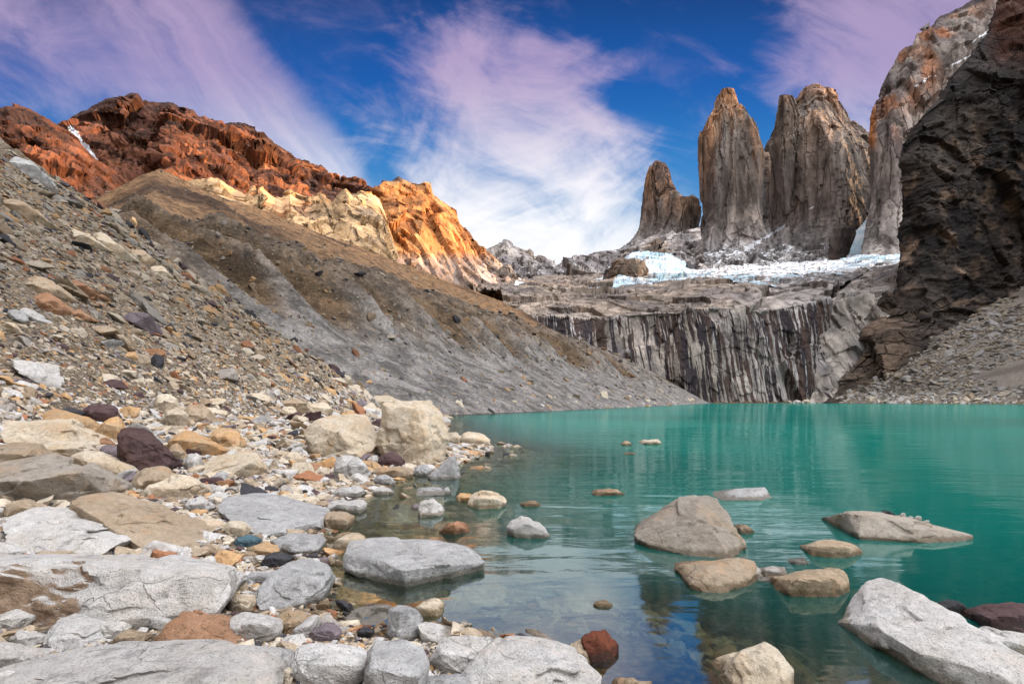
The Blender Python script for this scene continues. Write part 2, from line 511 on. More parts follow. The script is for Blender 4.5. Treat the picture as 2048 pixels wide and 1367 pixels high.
finish(n, colr, 0.95, n.m('ADD', lump, n.m('ADD', n.m('MULTIPLY', vor.outputs['Distance'], -0.7), n.m('MULTIPLY', f1, 0.8))), 0.9, 0.12)
grain = np.clip(220.0 / np.maximum(I['r'], 1.0), 0.9, 26.0)
grain = np.exp2(np.round(np.log2(grain)))                                # grit size in steps, coarser far off
ground = link_mesh('ground', np.stack([gx, gy, gz], 1), grid_faces(len(th), len(rr)), gm, {'tint': g, 'grain': np.where(I['r'] < 30, 14.0, np.where(I['wB'], 2.6, 5.0)), 'contrast': np.where(I['wB'], 0.45, 1.0)})
tag(ground, 'stony beach, scree fans and moraine slopes round the lake', 'ground', 'structure')

# ---- lake
rw = np.concatenate([np.geomspace(1.5, 420, 300)])
tw = np.radians(np.linspace(-56, 80, 260))
R_, T_ = np.meshgrid(rw, tw, indexing='ij')
wx, wy = (R_ * np.sin(T_)).ravel(), (R_ * np.cos(T_)).ravel()
wz, wi = land(wx, wy)
depth = np.clip(-wz, 0, None)
faces = grid_faces(len(tw), len(rw))
dmin = wi['d'][faces].min(1)
faces = faces[dmin < 1.0]
wm, n = material('glacial_water')
pos = n.new('ShaderNodeNewGeometry').outputs['Position']
dep = n.attr('depth')[2]
x, y, z = n.sep(pos)
ripple = n.noise(n.xyz(n.m('MULTIPLY', x, 0.55), n.m('MULTIPLY', y, 1.9), 0.0), 1.5, 3.0, 0.5, 0.6)
swell = n.noise(n.xyz(n.m('MULTIPLY', x, 0.25), n.m('MULTIPLY', y, 0.9), 4.0), 0.55, 2.0, 0.5, 0.4)
patch = n.m('MULTIPLY', n.step(n.noise(pos, 0.16, 2.0), 0.35, 0.65, 0.40, 1.0), n.step(n.noise(n.scale(pos, (1.0, 2.5, 1.0)), 0.03, 3.0), 0.38, 0.60, 0.45, 1.5))
hgt = n.m('ADD', n.m('MULTIPLY', n.m('MULTIPLY', ripple, 0.028), patch), n.m('MULTIPLY', swell, 0.075))
bump = n.new('ShaderNodeBump')
bump.inputs['Strength'].default_value = 0.42
bump.inputs['Distance'].default_value = 1.0
n.put(bump.inputs['Height'], hgt)
turb = n.m('SUBTRACT', 1.0, n.m('EXPONENT', n.m('MULTIPLY', n.m('POWER', dep, 1.45), -1.5)))
turb = n.m('MULTIPLY', turb, 0.96)
silt = n.step(n.noise(n.scale(pos, (1.0, 2.2, 1.0)), 0.018, 4.0, 0.6), 0.34, 0.66, 0.74, 1.25)
flour = n.new('ShaderNodeBsdfDiffuse')
shade = n.mix(n.step(dep, 0.3, 3.0), (0.004, 0.135, 0.118), (0.003, 0.185, 0.150))
n.put(flour.inputs[0], n.mix(1.0, shade, n.xyz(silt, silt, silt), 'MULTIPLY'))
clear = n.new('ShaderNodeBsdfTransparent')
n.put(clear.inputs[0], n.mix(n.step(dep, 0.0, 1.2), (0.72, 0.80, 0.66), (0.16, 0.42, 0.36)))
body = n.new('ShaderNodeMixShader')
n.put(body.inputs[0], turb); n.t.links.new(clear.outputs[0], body.inputs[1]); n.t.links.new(flour.outputs[0], body.inputs[2])
gl = n.new('ShaderNodeBsdfGlossy')
gl.inputs['Color'].default_value = (0.86, 0.97, 0.98, 1)
gl.inputs['Roughness'].default_value = 0.06
n.t.links.new(bump.outputs[0], gl.inputs['Normal'])
fr = n.new('ShaderNodeFresnel')
fr.inputs['IOR'].default_value = 1.6
n.t.links.new(bump.outputs[0], fr.inputs['Normal'])
refl = n.m('MINIMUM', n.m('ADD', n.m('MULTIPLY', fr.outputs[0], 0.32), 0.29), 0.47)
surf = n.new('ShaderNodeMixShader')
n.put(surf.inputs[0], refl); n.t.links.new(body.outputs[0], surf.inputs[1]); n.t.links.new(gl.outputs[0], surf.inputs[2])
n.t.links.new(surf.outputs[0], n.new('ShaderNodeOutputMaterial').inputs[0])
used = np.unique(faces)
remap = np.full(len(wx), -1); remap[used] = np.arange(len(used))
lake = link_mesh('lake_water', np.stack([wx, wy, 0 * wx], 1)[used], remap[faces], wm, {'depth': depth[used]})
tag(lake, 'turquoise glacial lake water lapping the stony shore', 'lake', 'structure')


# ------------------------------------------------------------------ mountains
def loft(name, rows, nu, nvs, colour, mat, noises, label, cat='mountain', kind='structure', snow=None, stain=None, shared=False, calm=None):
    """a rock mass lofted through rows of (px, py, depth), front foot to crest to hidden back, then roughened along its normals"""
    s = np.linspace(0, 1, nu)
    res = []
    common = None
    if shared:                                                            # rows that correspond point by point
        T = []
        for row in rows:
            W = np.array([at(*p) for p in row])
            t = np.concatenate([[0], np.cumsum(np.linalg.norm(np.diff(W, axis=0), axis=1))])
            T.append(t / t[-1])
        common = np.mean(T, axis=0)
    for row in rows:
        a = np.array(row, float)
        if common is not None:
            t = common
        elif (np.diff(a[:, 0]) > 0).all() and a[-1, 0] < 3000:
            t = (a[:, 0] - a[0, 0]) / (a[-1, 0] - a[0, 0])
        else:                                                             # a row that wraps round a flank or runs far along it: by length
            W = np.array([at(*p) for p in row])
            t = np.concatenate([[0], np.cumsum(np.linalg.norm(np.diff(W, axis=0), axis=1))])
            t /= t[-1]
        px, py, Y = (np.interp(s, t, a[:, j]) for j in range(3))
        res.append(np.stack([(px - CX) / F * Y, Y, EYE + (HY - py) / F * Y], 1))
    pts, vv = [], []
    for j in range(len(res) - 1):
        m_ = nvs[j]
        for q_ in range(m_):
            t = q_ / m_
            pts.append(res[j] * (1 - t) + res[j + 1] * t)
            vv.append(j + t)
    pts.append(res[-1]); vv.append(len(res) - 1)
    G = np.array(pts)
    nv = len(pts)
    V = np.repeat(np.array(vv), nu)
    U = np.tile(s, nv)
    for freq, amp, sz, ridged, octv in noises:
        du = np.gradient(G, axis=1); dv = np.gradient(G, axis=0)
        N = np.cross(du, dv)
        N /= np.linalg.norm(N, axis=2, keepdims=True) + 1e-9
        P = G.reshape(-1, 3) * freq * np.array([1, 1, sz])
        f_ = crag(P, len(name) * 1.7 + freq * 100) if ridged == 'crag' else fbm(P, octv, 0.52, ridged, off=len(name) * 1.7)
        if ridged is True:
            f_ = f_ - 0.4
        if calm is not None:                                              # the skyline keeps its drawn outline
            f_ = f_ * (1 - 0.62 * np.exp(-((V - calm) / 0.22) ** 2))
        G = G + N * (amp * f_).reshape(nv, nu)[..., None]
    P = G.reshape(-1, 3)
    du = np.gradient(G, axis=1); dv = np.gradient(G, axis=0)
    N = np.cross(du, dv); N /= np.linalg.norm(N, axis=2, keepdims=True) + 1e-9
    N = N.reshape(-1, 3)
    ppx = P[:, 0] / np.maximum(P[:, 1], 1) * F + CX
    ppy = HY - (P[:, 2] - EYE) / np.maximum(P[:, 1], 1) * F
    ctx = dict(P=P, N=N, U=U, V=V, px=ppx, py=ppy)
    attrs = {'tint': colour(ctx), 'snow': snow(ctx) if snow else np.zeros(len(P)), 'stain': stain(ctx) if stain else np.zeros(len(P))}
    o = link_mesh(name, P, grid_faces(nu, nv), mat, attrs)
    o.data.set_sharp_from_angle(angle=0.5)
    return tag(o, label, cat, kind)


def back(row, dpx=0, rise=0.0, depth=200.0):
    return [(CX + (p[0] - CX) * p[1 + 1] / (p[2] + depth) + dpx, HY - (HY - p[1]) * (1 - rise) * p[2] / (p[2] + depth), p[2] + depth) for p in row]


def hue(ctx, base_, other, freq, lo, hi, sz=1.0, off=0.0):
    f_ = sstep(fbm(ctx['P'] * freq * np.array([1, 1, sz]), 4, off=off), lo, hi)
    return lerp(np.tile(C_(*base_), (len(f_), 1)) if isinstance(base_, tuple) else base_, C_(*other), f_)


RM_FAR = rock_face_material('far_rock', 0.022, (1, 1, 0.35), crack=0.45, dist=6.0, joint=(0.03, 0.03, 0.008))
RM_RED = rock_face_material('red_rock', 0.03, (1, 1, 0.8), crack=0.6, dist=6.0)
RM_WALL = rock_face_material('streaked_granite', 0.11, (1, 1, 0.35), streak=0.33, crack=0.35, dist=1.0, joint=(0.05, 0.05, 0.03))
RM_DARK = rock_face_material('dark_rock', 0.085, (1, 1, 0.9), crack=0.6, dist=2.0, joint=(0.05, 0.05, 0.11))
RM_TOWER = rock_face_material('tower_granite', 0.030, (1, 1, 0.28), crack=0.35, dist=6.0, joint=(0.030, 0.030, 0.0045))

# ---- left: the red mountain and its shoulder, lit fins, the orange wall
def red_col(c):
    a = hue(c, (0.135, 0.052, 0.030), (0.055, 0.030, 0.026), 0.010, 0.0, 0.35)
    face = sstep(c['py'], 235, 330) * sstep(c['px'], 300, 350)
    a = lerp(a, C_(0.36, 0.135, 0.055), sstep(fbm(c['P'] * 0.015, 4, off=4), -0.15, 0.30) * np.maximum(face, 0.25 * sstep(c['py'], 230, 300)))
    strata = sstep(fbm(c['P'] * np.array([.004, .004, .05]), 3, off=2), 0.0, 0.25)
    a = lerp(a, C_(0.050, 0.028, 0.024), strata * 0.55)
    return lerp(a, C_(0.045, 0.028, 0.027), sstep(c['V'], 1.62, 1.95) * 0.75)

def red_snow(c):
    gully = np.exp(-((c['px'] - (140 + (c['py'] - 255) * 0.75)) / 9.0) ** 2) * sstep(c['py'], 250, 262) * sstep(c['py'], 340, 325) * 1.0
    return np.clip(gully + 0.34 * sstep(c['N'][:, 2], 0.55, 0.9) * sstep(c['py'], 340, 230), 0, 1)

crest = [(90, 262, 800), (140, 252, 830), (175, 238, 850), (205, 228, 860), (232, 214, 880), (262, 212, 890), (290, 203, 900), (322, 206, 920), (347, 207, 930), (378, 226, 950), (405, 238, 960), (422, 238, 980),
         (442, 247, 990), (480, 244, 1010), (508, 252, 1030), (525, 268, 1040), (545, 287, 1050), (575, 312, 1080), (600, 320, 1100), (622, 331, 1120), (643, 329, 1140), (655, 346, 1150), (680, 358, 1170), (712, 377, 1190), (740, 395, 1210)]
foot = [(60, 480, 540), (250, 470, 560), (420, 450, 620), (600, 450, 740), (760, 470, 820)]
midr = [(80, 335, 660), (170, 330, 700), (240, 325, 820), (318, 320, 860), (335, 318, 690), (400, 330, 720), (470, 332, 800), (500, 335, 870), (560, 350, 860), (640, 380, 960), (750, 415, 1000)]
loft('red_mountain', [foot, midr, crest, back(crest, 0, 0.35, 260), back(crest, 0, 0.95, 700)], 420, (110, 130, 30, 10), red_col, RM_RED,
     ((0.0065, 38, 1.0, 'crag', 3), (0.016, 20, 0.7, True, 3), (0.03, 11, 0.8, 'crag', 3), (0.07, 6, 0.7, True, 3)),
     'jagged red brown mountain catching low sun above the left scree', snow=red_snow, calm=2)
crest = [(-60, 215, 560), (0, 214, 570), (30, 206, 575), (55, 215, 580), (82, 231, 590), (108, 246, 600), (140, 262, 610), (170, 292, 620), (212, 332, 640), (246, 366, 660), (262, 392, 670)]
foot = [(-60, 420, 430), (120, 420, 440), (290, 440, 480)]
loft('red_shoulder', [foot, crest, back(crest, 0, 0.3, 120), back(crest, 0, 0.95, 420)], 260, (130, 26, 10), red_col, RM_RED,
     ((0.012, 20, 1.0, 'crag', 3), (0.03, 12, 0.7, True, 3), (0.08, 4, 0.8, 'crag', 3), (0.15, 2.5, 0.7, True, 2)),
     'rust red rocky shoulder at the left edge above the scree', snow=lambda c: 0.20 * sstep(c['N'][:, 2], 0.6, 0.9), calm=1)

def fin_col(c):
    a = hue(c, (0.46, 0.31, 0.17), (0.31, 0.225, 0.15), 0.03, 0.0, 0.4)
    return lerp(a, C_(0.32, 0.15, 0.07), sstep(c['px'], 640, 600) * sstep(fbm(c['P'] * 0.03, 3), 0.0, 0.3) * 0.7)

crest = [(290, 385, 470), (335, 366, 480), (372, 360, 485), (420, 356, 495), (436, 358, 500), (470, 380, 510), (492, 390, 515), (506, 374, 520), (522, 368, 525), (545, 388, 535), (562, 395, 540), (580, 383, 545), (596, 392, 550), (618, 396, 560),
         (640, 386, 570), (652, 392, 575), (664, 405, 580), (680, 385, 590), (692, 378, 595), (704, 388, 600), (722, 381, 610), (742, 382, 620), (758, 398, 630), (770, 430, 640), (777, 470, 650), (782, 500, 655)]
foot = [(280, 470, 392), (420, 470, 398), (600, 500, 410), (700, 520, 425), (790, 545, 455)]
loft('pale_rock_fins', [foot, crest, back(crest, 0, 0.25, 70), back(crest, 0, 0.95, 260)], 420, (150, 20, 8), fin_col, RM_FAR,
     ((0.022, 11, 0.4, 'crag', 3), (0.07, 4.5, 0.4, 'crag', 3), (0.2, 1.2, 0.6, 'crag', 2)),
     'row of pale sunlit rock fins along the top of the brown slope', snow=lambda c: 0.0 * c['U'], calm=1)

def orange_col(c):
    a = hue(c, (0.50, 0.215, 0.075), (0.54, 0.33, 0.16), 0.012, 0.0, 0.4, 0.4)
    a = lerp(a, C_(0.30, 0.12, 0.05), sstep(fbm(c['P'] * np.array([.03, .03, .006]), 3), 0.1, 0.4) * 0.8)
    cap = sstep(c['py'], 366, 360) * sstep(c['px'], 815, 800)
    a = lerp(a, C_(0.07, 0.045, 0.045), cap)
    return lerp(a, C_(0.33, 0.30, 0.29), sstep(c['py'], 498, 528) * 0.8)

crest = [(748, 396, 900), (752, 378, 905), (768, 362, 912), (784, 362, 920), (797, 353, 925), (806, 358, 930), (822, 364, 940), (840, 366, 950), (850, 363, 955), (862, 365, 960), (868, 388, 965), (878, 396, 975), (896, 408, 990), (914, 418, 1005), (918, 440, 1010),
         (930, 456, 1025), (942, 478, 1040), (955, 494, 1050), (968, 500, 1065), (990, 512, 1080), (1010, 530, 1100)]
foot = [(700, 560, 640), (800, 560, 660), (870, 570, 720), (950, 575, 800), (1020, 585, 880)]
lip = [(735, 430, 815), (790, 410, 830), (850, 410, 860), (910, 450, 930), (960, 505, 1000), (1015, 540, 1070)]
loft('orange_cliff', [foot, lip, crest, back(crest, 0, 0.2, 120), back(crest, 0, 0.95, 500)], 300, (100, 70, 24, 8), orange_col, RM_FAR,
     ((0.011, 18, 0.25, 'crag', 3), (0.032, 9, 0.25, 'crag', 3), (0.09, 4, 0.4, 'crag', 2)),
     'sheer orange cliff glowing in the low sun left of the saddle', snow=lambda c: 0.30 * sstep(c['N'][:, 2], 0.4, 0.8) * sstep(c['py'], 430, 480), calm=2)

# ---- the grey ridge closing the valley
def grey_col(c):
    a = hue(c, (0.27, 0.25, 0.255), (0.40, 0.36, 0.33), 0.008, -0.1, 0.4, 0.4)
    return lerp(a, C_(0.44, 0.31, 0.20), sstep(c['py'], 530, 500) * sstep(fbm(c['P'] * 0.008, 3, off=2), 0.0, 0.4) * 0.6)

crest = [(820, 520, 1500), (862, 506, 1520), (900, 500, 1540), (925, 500, 1550), (962, 506, 1560), (985, 497, 1570), (1000, 492, 1575), (1010, 485, 1580), (1022, 493, 1585), (1040, 498, 1590), (1062, 502, 1600), (1068, 514, 1602), (1085, 512, 1610), (1105, 520, 1620),
         (1114, 526, 1625), (1122, 516, 1630), (1150, 513, 1640), (1175, 510, 1650), (1200, 503, 1660), (1222, 499, 1670), (1245, 494, 1680), (1275, 484, 1700), (1320, 470, 1720), (1400, 455, 1740)]
foot = [(800, 610, 1000), (950, 600, 1080), (1100, 590, 1180), (1250, 585, 1250), (1420, 580, 1300)]
loft('grey_ridge', [foot, crest, back(crest, 0, 0.3, 150), back(crest, 0, 0.95, 600)], 420, (130, 24, 8), grey_col, RM_FAR,
     ((0.009, 46, 0.6, 'crag', 3), (0.028, 18, 0.6, 'crag', 3), (0.08, 6, 0.6, 'crag', 2)),
     'low grey ridge with snow patches closing the valley behind the glacier', 'ridge',
     snow=lambda c: np.clip(0.42 * sstep(c['N'][:, 2], 0.55, 0.8) + 0.25 * sstep(c['py'], 520, 575), 0, 0.62), calm=1)

# ---- the granite towers
def spire_shell(levels, Y, thick, nu, nv, noises, seed, power=2.6, turn=0.0):
    a = np.array(levels, float)
    t = np.linspace(0, 1, nv)
    ts = (a[:, 0] - a[0, 0]) / (a[-1, 0] - a[0, 0])
    py, xl, xr = (np.interp(t, ts, a[:, j]) for j in range(3))
    cx, hw = (xl + xr) / 2, (xr - xl) / 2
    ph = np.linspace(0, 2 * np.pi, nu) + np.pi / 2 + turn
    c, s = np.cos(ph), np.sin(ph)
    A = hw / F * Y
    W = np.interp(t, [0, 0.12, 1], [0.5, 0.85, 1.15])
    # a many-faced column: flat walls meeting in long upright edges
    rs = np.random.default_rng(int(seed * 97) % 9973)
    kf = 7
    ang = np.linspace(0, 2 * np.pi, kf, endpoint=False) + rs.uniform(-0.3, 0.3, kf)
    rad = np.zeros((nv, nu))
    for q_ in range(kf):
        dk = rs.uniform(0.80, 1.05) * (1 + 0.16 * perlin(np.stack([t * 3.2, 0 * t + q_ * 3.7, 0 * t + seed], 1)))
        rad = np.maximum(rad, np.clip(np.cos(ph - ang[q_]), 0, None)[None] / dk[:, None])
    rad = 1 / rad
    xu, yu = c * rad, s * rad
    lo, hi = xu.min(1, keepdims=True), xu.max(1, keepdims=True)
    xu = (xu - (lo + hi) / 2) / ((hi - lo) / 2)
    X = ((cx - CX) / F * Y)[:, None] + A[:, None] * xu
    Yg = Y + (A * thick * W)[:, None] * yu
    Z = np.repeat((EYE + (HY - py) / F * Y)[:, None], nu, 1)
    G = np.stack([X, Yg, Z], 2)
    for freq, amp, sz, ridged, octv in noises:
        du = np.gradient(G, axis=1); dv = np.gradient(G, axis=0)
        du[:, 0] = du[:, -1] = (G[:, 1] - G[:, -2]) / 2
        N = np.cross(dv, du)
        N /= np.linalg.norm(N, axis=2, keepdims=True) + 1e-9
        Q = G.reshape(-1, 3) * freq * np.array([1, 1, sz])
        f_ = crag(Q, seed + freq * 100) if ridged == 'crag' else fbm(Q, octv, 0.52, ridged, off=seed)
        f_ = (f_ - 0.4) if ridged is True else f_
        k_ = np.minimum(1.0, A / (6 * amp + 1e-9))[:, None]
        G = G + N * (amp * f_.reshape(nv, nu) * k_)[..., None]
    du = np.gradient(G, axis=1); dv = np.gradient(G, axis=0)
    N = np.cross(dv, du); N /= np.linalg.norm(N, axis=2, keepdims=True) + 1e-9
    top = G[0].mean(0) + np.array([0, 0, 2.0])
    P = np.concatenate([G.reshape(-1, 3), np.repeat(top[None], nu, 0)])
    Nn = np.concatenate([N.reshape(-1, 3), np.tile([[0, 0, 1.0]], (nu, 1))])
    f1 = grid_faces(nu, nv)[:, ::-1]
    i = np.arange(nu - 1)
    f2 = np.stack([i, i + 1, nv * nu + i + 1, nv * nu + i], 1)
    return P, Nn, np.concatenate([f1, f2])


def spire(name, shells, Y, thick, colour, mat, noises, label, cat, snow, nu=240, nv=300, kind=None, power=2.6):
    Ps, Ns, Fs, k_ = [], [], [], 0
    for j, (lv, dy_) in enumerate(shells):
        P, N, f_ = spire_shell(lv, Y + dy_, thick, nu, nv, noises, len(label) * 2.3 + j, power)
        Ps.append(P); Ns.append(N); Fs.append(f_ + k_); k_ += len(P)
    P, N, f_ = np.concatenate(Ps), np.concatenate(Ns), np.concatenate(Fs)
    c = dict(P=P, N=N, px=P[:, 0] / P[:, 1] * F + CX, py=HY - (P[:, 2] - EYE) / P[:, 1] * F, U=N[:, 0], V=N[:, 2])
    o = link_mesh(name, P, f_, mat, {'tint': colour(c), 'snow': snow(c), 'stain': np.zeros(len(P))})
    o.data.set_sharp_from_angle(angle=0.5)
    return tag(o, label, cat, kind)


def tower_col(top, bottom, amt):
    def f_(c):
        P = c['P']
        a = hue(c, (0.235, 0.205, 0.185), (0.150, 0.135, 0.130), 0.012, -0.05, 0.35, 0.12)
        o_ = sstep(fbm(P * np.array([.016, .016, .0022]), 4, off=6), -0.22, 0.28) * sstep(c['py'], bottom, top) * amt
        a = lerp(a, C_(0.40, 0.215, 0.11), o_)
        a = lerp(a, C_(0.30, 0.13, 0.06), sstep(c['py'], top + 40, top) * 0.4)
        low = sstep(c['py'], 430, 500)
        return lerp(a, C_(0.33, 0.315, 0.315), low * 0.85)
    return f_


def tower_snow(c):
    run = np.exp(-((c['py'] - (497 - (c['px'] - 1495) * 0.62)) / 6.0) ** 2) * sstep(c['px'], 1484, 1496) * sstep(c['px'], 1585, 1565)
    run = run + np.exp(-((c['py'] - (432 - (c['px'] - 1590) * 0.5)) / 3.5) ** 2) * sstep(c['px'], 1588, 1596) * sstep(c['px'], 1640, 1630)
    s_ = 0.30 * sstep(c['N'][:, 2], 0.22, 0.6) + 0.26 * sstep(c['py'], 450, 510) * sstep(c['N'][:, 2], 0.2, 0.5)
    return np.clip(s_ + 0.06 * sstep(c['py'], 430, 520) + 0.6 * run, 0, 0.75)


TN = ((0.0065, 16, 0.22, 'crag', 3), (0.018, 12, 0.08, 'crag', 3), (0.045, 5, 0.12, 'crag', 3), (0.10, 2.5, 0.3, 'crag', 2))
spire('granite_tower', [([(322, 1309, 1319), (330, 1304, 1328), (345, 1298, 1334), (365, 1292, 1336), (385, 1288, 1345), (400, 1287, 1360), (405, 1287, 1372), (411, 1286, 1390), (430, 1284, 1398), (450, 1280, 1394), (470, 1272, 1392), (490, 1254, 1394), (510, 1226, 1402), (560, 1170, 1420)], 0)],
      2130, 0.9, tower_col(330, 470, 0.95), RM_TOWER, TN, 'shortest of the three granite towers, ochre spire with a shoulder on its right', 'rock tower', tower_snow)
spire('granite_tower', [([(179, 1443, 1466), (186, 1440, 1470), (196, 1434, 1473), (206, 1432, 1474), (218, 1431, 1477), (238, 1416, 1490), (262, 1404, 1500), (290, 1400, 1512), (330, 1400, 1526), (380, 1402, 1531), (430, 1403, 1530), (455, 1396, 1532), (485, 1382, 1535), (520, 1362, 1540), (600, 1330, 1560)], 0)],
      1930, 0.95, tower_col(185, 470, 0.95), RM_TOWER, TN, 'tall slender granite tower in the middle with an orange streaked face and pointed top', 'rock tower', tower_snow)
spire('granite_tower', [([(171, 1618, 1638), (176, 1608, 1646), (184, 1602, 1652), (196, 1594, 1673), (214, 1585, 1679), (235, 1566, 1687), (255, 1548, 1694), (290, 1533, 1717), (326, 1527, 1738), (400, 1528, 1743), (450, 1526, 1746), (500, 1508, 1748), (550, 1485, 1750), (610, 1460, 1760)], 0),
                       ([(190, 1560, 1586), (198, 1557, 1592), (216, 1555, 1598), (245, 1548, 1606), (290, 1540, 1606), (380, 1556, 1590), (430, 1568, 1580)], -55)],
      2270, 0.85, tower_col(175, 330, 0.55), RM_TOWER, TN, 'broadest granite tower with a notched double summit beside the cliff on the right', 'rock tower', tower_snow)


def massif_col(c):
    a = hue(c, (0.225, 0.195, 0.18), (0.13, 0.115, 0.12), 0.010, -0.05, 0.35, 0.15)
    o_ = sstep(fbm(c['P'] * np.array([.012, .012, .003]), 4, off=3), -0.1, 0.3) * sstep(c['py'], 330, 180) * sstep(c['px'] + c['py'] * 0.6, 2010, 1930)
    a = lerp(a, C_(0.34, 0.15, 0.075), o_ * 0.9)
    a = lerp(a, C_(0.42, 0.17, 0.06), sstep(c['px'], 1758, 1744) * sstep(c['py'], 310, 280))  # strip of orange sunlight on the left edge, painted into the rock colour
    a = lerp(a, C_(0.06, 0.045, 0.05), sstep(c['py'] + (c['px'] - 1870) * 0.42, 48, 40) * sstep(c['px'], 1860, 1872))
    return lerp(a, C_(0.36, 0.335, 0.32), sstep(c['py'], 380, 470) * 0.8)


def ledge_snow(c):
    line = np.exp(-((c['py'] - (188 - (c['px'] - 1800) * 0.55)) / 5.0) ** 2) * sstep(c['px'], 1795, 1830)
    line2 = np.exp(-((c['py'] - (95 - (c['px'] - 1930) * 0.7)) / 5.0) ** 2) * sstep(c['px'], 1910, 1940)
    return np.clip(0.55 * line + 0.55 * line2 + 0.30 * sstep(c['N'][:, 2], 0.3, 0.7), 0, 0.7)


YM = 1500
r_ = lambda pts: [(a, b, YM + d_) for a, b, d_ in pts]
rows = [r_([(1790, 545, 420), (1735, 545, 150), (1706, 545, -40), (1760, 550, -90), (1900, 560, -120), (2300, 560, -150)]),
        r_([(1790, 470, 420), (1745, 470, 130), (1728, 470, 0), (1780, 470, -40), (1900, 470, -70), (2300, 470, -100)]),
        r_([(1800, 400, 420), (1755, 400, 130), (1741, 400, 20), (1790, 390, -20), (1900, 370, -40), (2300, 330, -60)]),
        r_([(1800, 290, 420), (1750, 285, 150), (1738, 280, 50), (1790, 260, 10), (1900, 210, 0), (2300, 120, 0)]),
        r_([(1800, 230, 420), (1755, 222, 160), (1742, 218, 90), (1800, 170, 60), (1920, 100, 50), (2300, -40, 40)]),
        r_([(1800, 190, 430), (1762, 182, 200), (1764, 178, 130), (1780, 140, 130), (1798, 104, 130), (1812, 92, 130), (1832, 88, 130), (1834, 66, 130), (1868, 48, 140), (1876, 34, 140), (1895, 30, 140), (1930, 10, 150), (1970, -12, 160), (2060, -90, 160), (2300, -220, 160)])]
rows += [[(a + 6, b + 4, c_ + 60) for a, b, c_ in rows[-1]], [(a + 30, 560, c_ + 150) for a, b, c_ in rows[-1]]]
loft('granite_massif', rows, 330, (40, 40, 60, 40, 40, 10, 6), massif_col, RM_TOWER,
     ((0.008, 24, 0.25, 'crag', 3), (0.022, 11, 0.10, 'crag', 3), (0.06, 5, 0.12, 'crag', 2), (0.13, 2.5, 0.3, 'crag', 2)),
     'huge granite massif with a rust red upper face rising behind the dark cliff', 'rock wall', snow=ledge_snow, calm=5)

rows = [[(1215, 556, 1250), (1300, 545, 1300), (1360, 552, 1300), (1420, 566, 1240), (1500, 560, 1260), (1560, 566, 1240), (1640, 552, 1300), (1700, 536, 1380)],
        [(1235, 530, 1600), (1300, 524, 1650), (1350, 530, 1620), (1400, 536, 1540), (1480, 530, 1540), (1530, 536, 1560), (1630, 524, 1650), (1712, 514, 1700)],
        [(1262, 500, 2010), (1330, 496, 2000), (1390, 502, 1940), (1406, 500, 1820), (1515, 492, 1820), (1545, 504, 1960), (1640, 492, 2060), (1736, 488, 2140)],
        [(1275, 500, 2150), (1736, 490, 2330)]]
loft('granite_apron', rows, 300, (50, 60, 6), lambda c: hue(c, (0.35, 0.335, 0.335), (0.215, 0.205, 0.21), 0.02, -0.1, 0.3, 0.5), RM_TOWER,
     ((0.012, 30, 0.6, 'crag', 3), (0.035, 12, 0.5, 'crag', 3), (0.09, 4, 0.5, 'crag', 2)),
     'grey rock apron flaring out under the feet of the three granite towers', 'rock slope',
     snow=lambda c: np.clip(0.16 + 0.44 * sstep(c['N'][:, 2], 0.55, 0.82) + 0.10 * sstep(fbm(c['P'] * 0.006, 3), 0.0, 0.3), 0, 0.6))

# ---- the headwall over the lake, its bench, the buttress, the ice
def wall_col(c):
    a = hue(c, (0.32, 0.285, 0.255), (0.215, 0.205, 0.21), 0.03, -0.1, 0.35, 0.5)
    b = hue(c, (0.275, 0.225, 0.185), (0.165, 0.143, 0.135), 0.02, -0.15, 0.3)
    a = lerp(a, b, sstep(c['V'], 0.98, 1.1))
    return lerp(a, C_(0.25, 0.25, 0.265), sstep(c['px'], 1420, 1620) * 0.6)


def wall_stain_shade(c):
    big = fbm(c['P'] * np.array([0.03, 0.03, 0.012]), 3, off=4)
    crev = np.exp(-((c['px'] - 1612 - (700 - c['py']) * 0.10) / 9.0) ** 2)  # shade of the crevice by the buttress, painted in as extra dark streaking
    base_ = 0.76 + 0.8 * big + 0.3 * sstep(c['px'], 1340, 1120)
    return np.clip(base_ * sstep(c['V'], 1.06, 0.93) + 0.7 * crev * sstep(c['V'], 1.1, 0.9), 0, 1.25)


rows = [[(1020, 815, 348), (1200, 815, 350), (1420, 815, 350), (1560, 815, 352), (1600, 815, 360), (1640, 815, 385)],
        [(1020, 622, 392), (1100, 632, 384), (1180, 634, 378), (1250, 627, 374), (1330, 621, 372), (1420, 612, 372), (1520, 616, 374), (1590, 610, 380), (1660, 598, 392)],
        [(1010, 600, 425), (1100, 608, 418), (1250, 602, 410), (1420, 591, 408), (1520, 593, 410), (1590, 588, 416), (1670, 572, 425)],
        [(1000, 584, 500), (1200, 584, 480), (1400, 572, 470), (1560, 574, 470), (1700, 556, 480)],
        [(940, 572, 850), (1200, 568, 780), (1400, 557, 740), (1640, 545, 720), (1850, 530, 720)],
        [(860, 560, 1500), (1200, 545, 1600), (1400, 535, 1800), (1640, 520, 1800), (1900, 515, 1700)],
        [(900, 600, 2100), (1400, 560, 2300), (1800, 560, 2300)]]
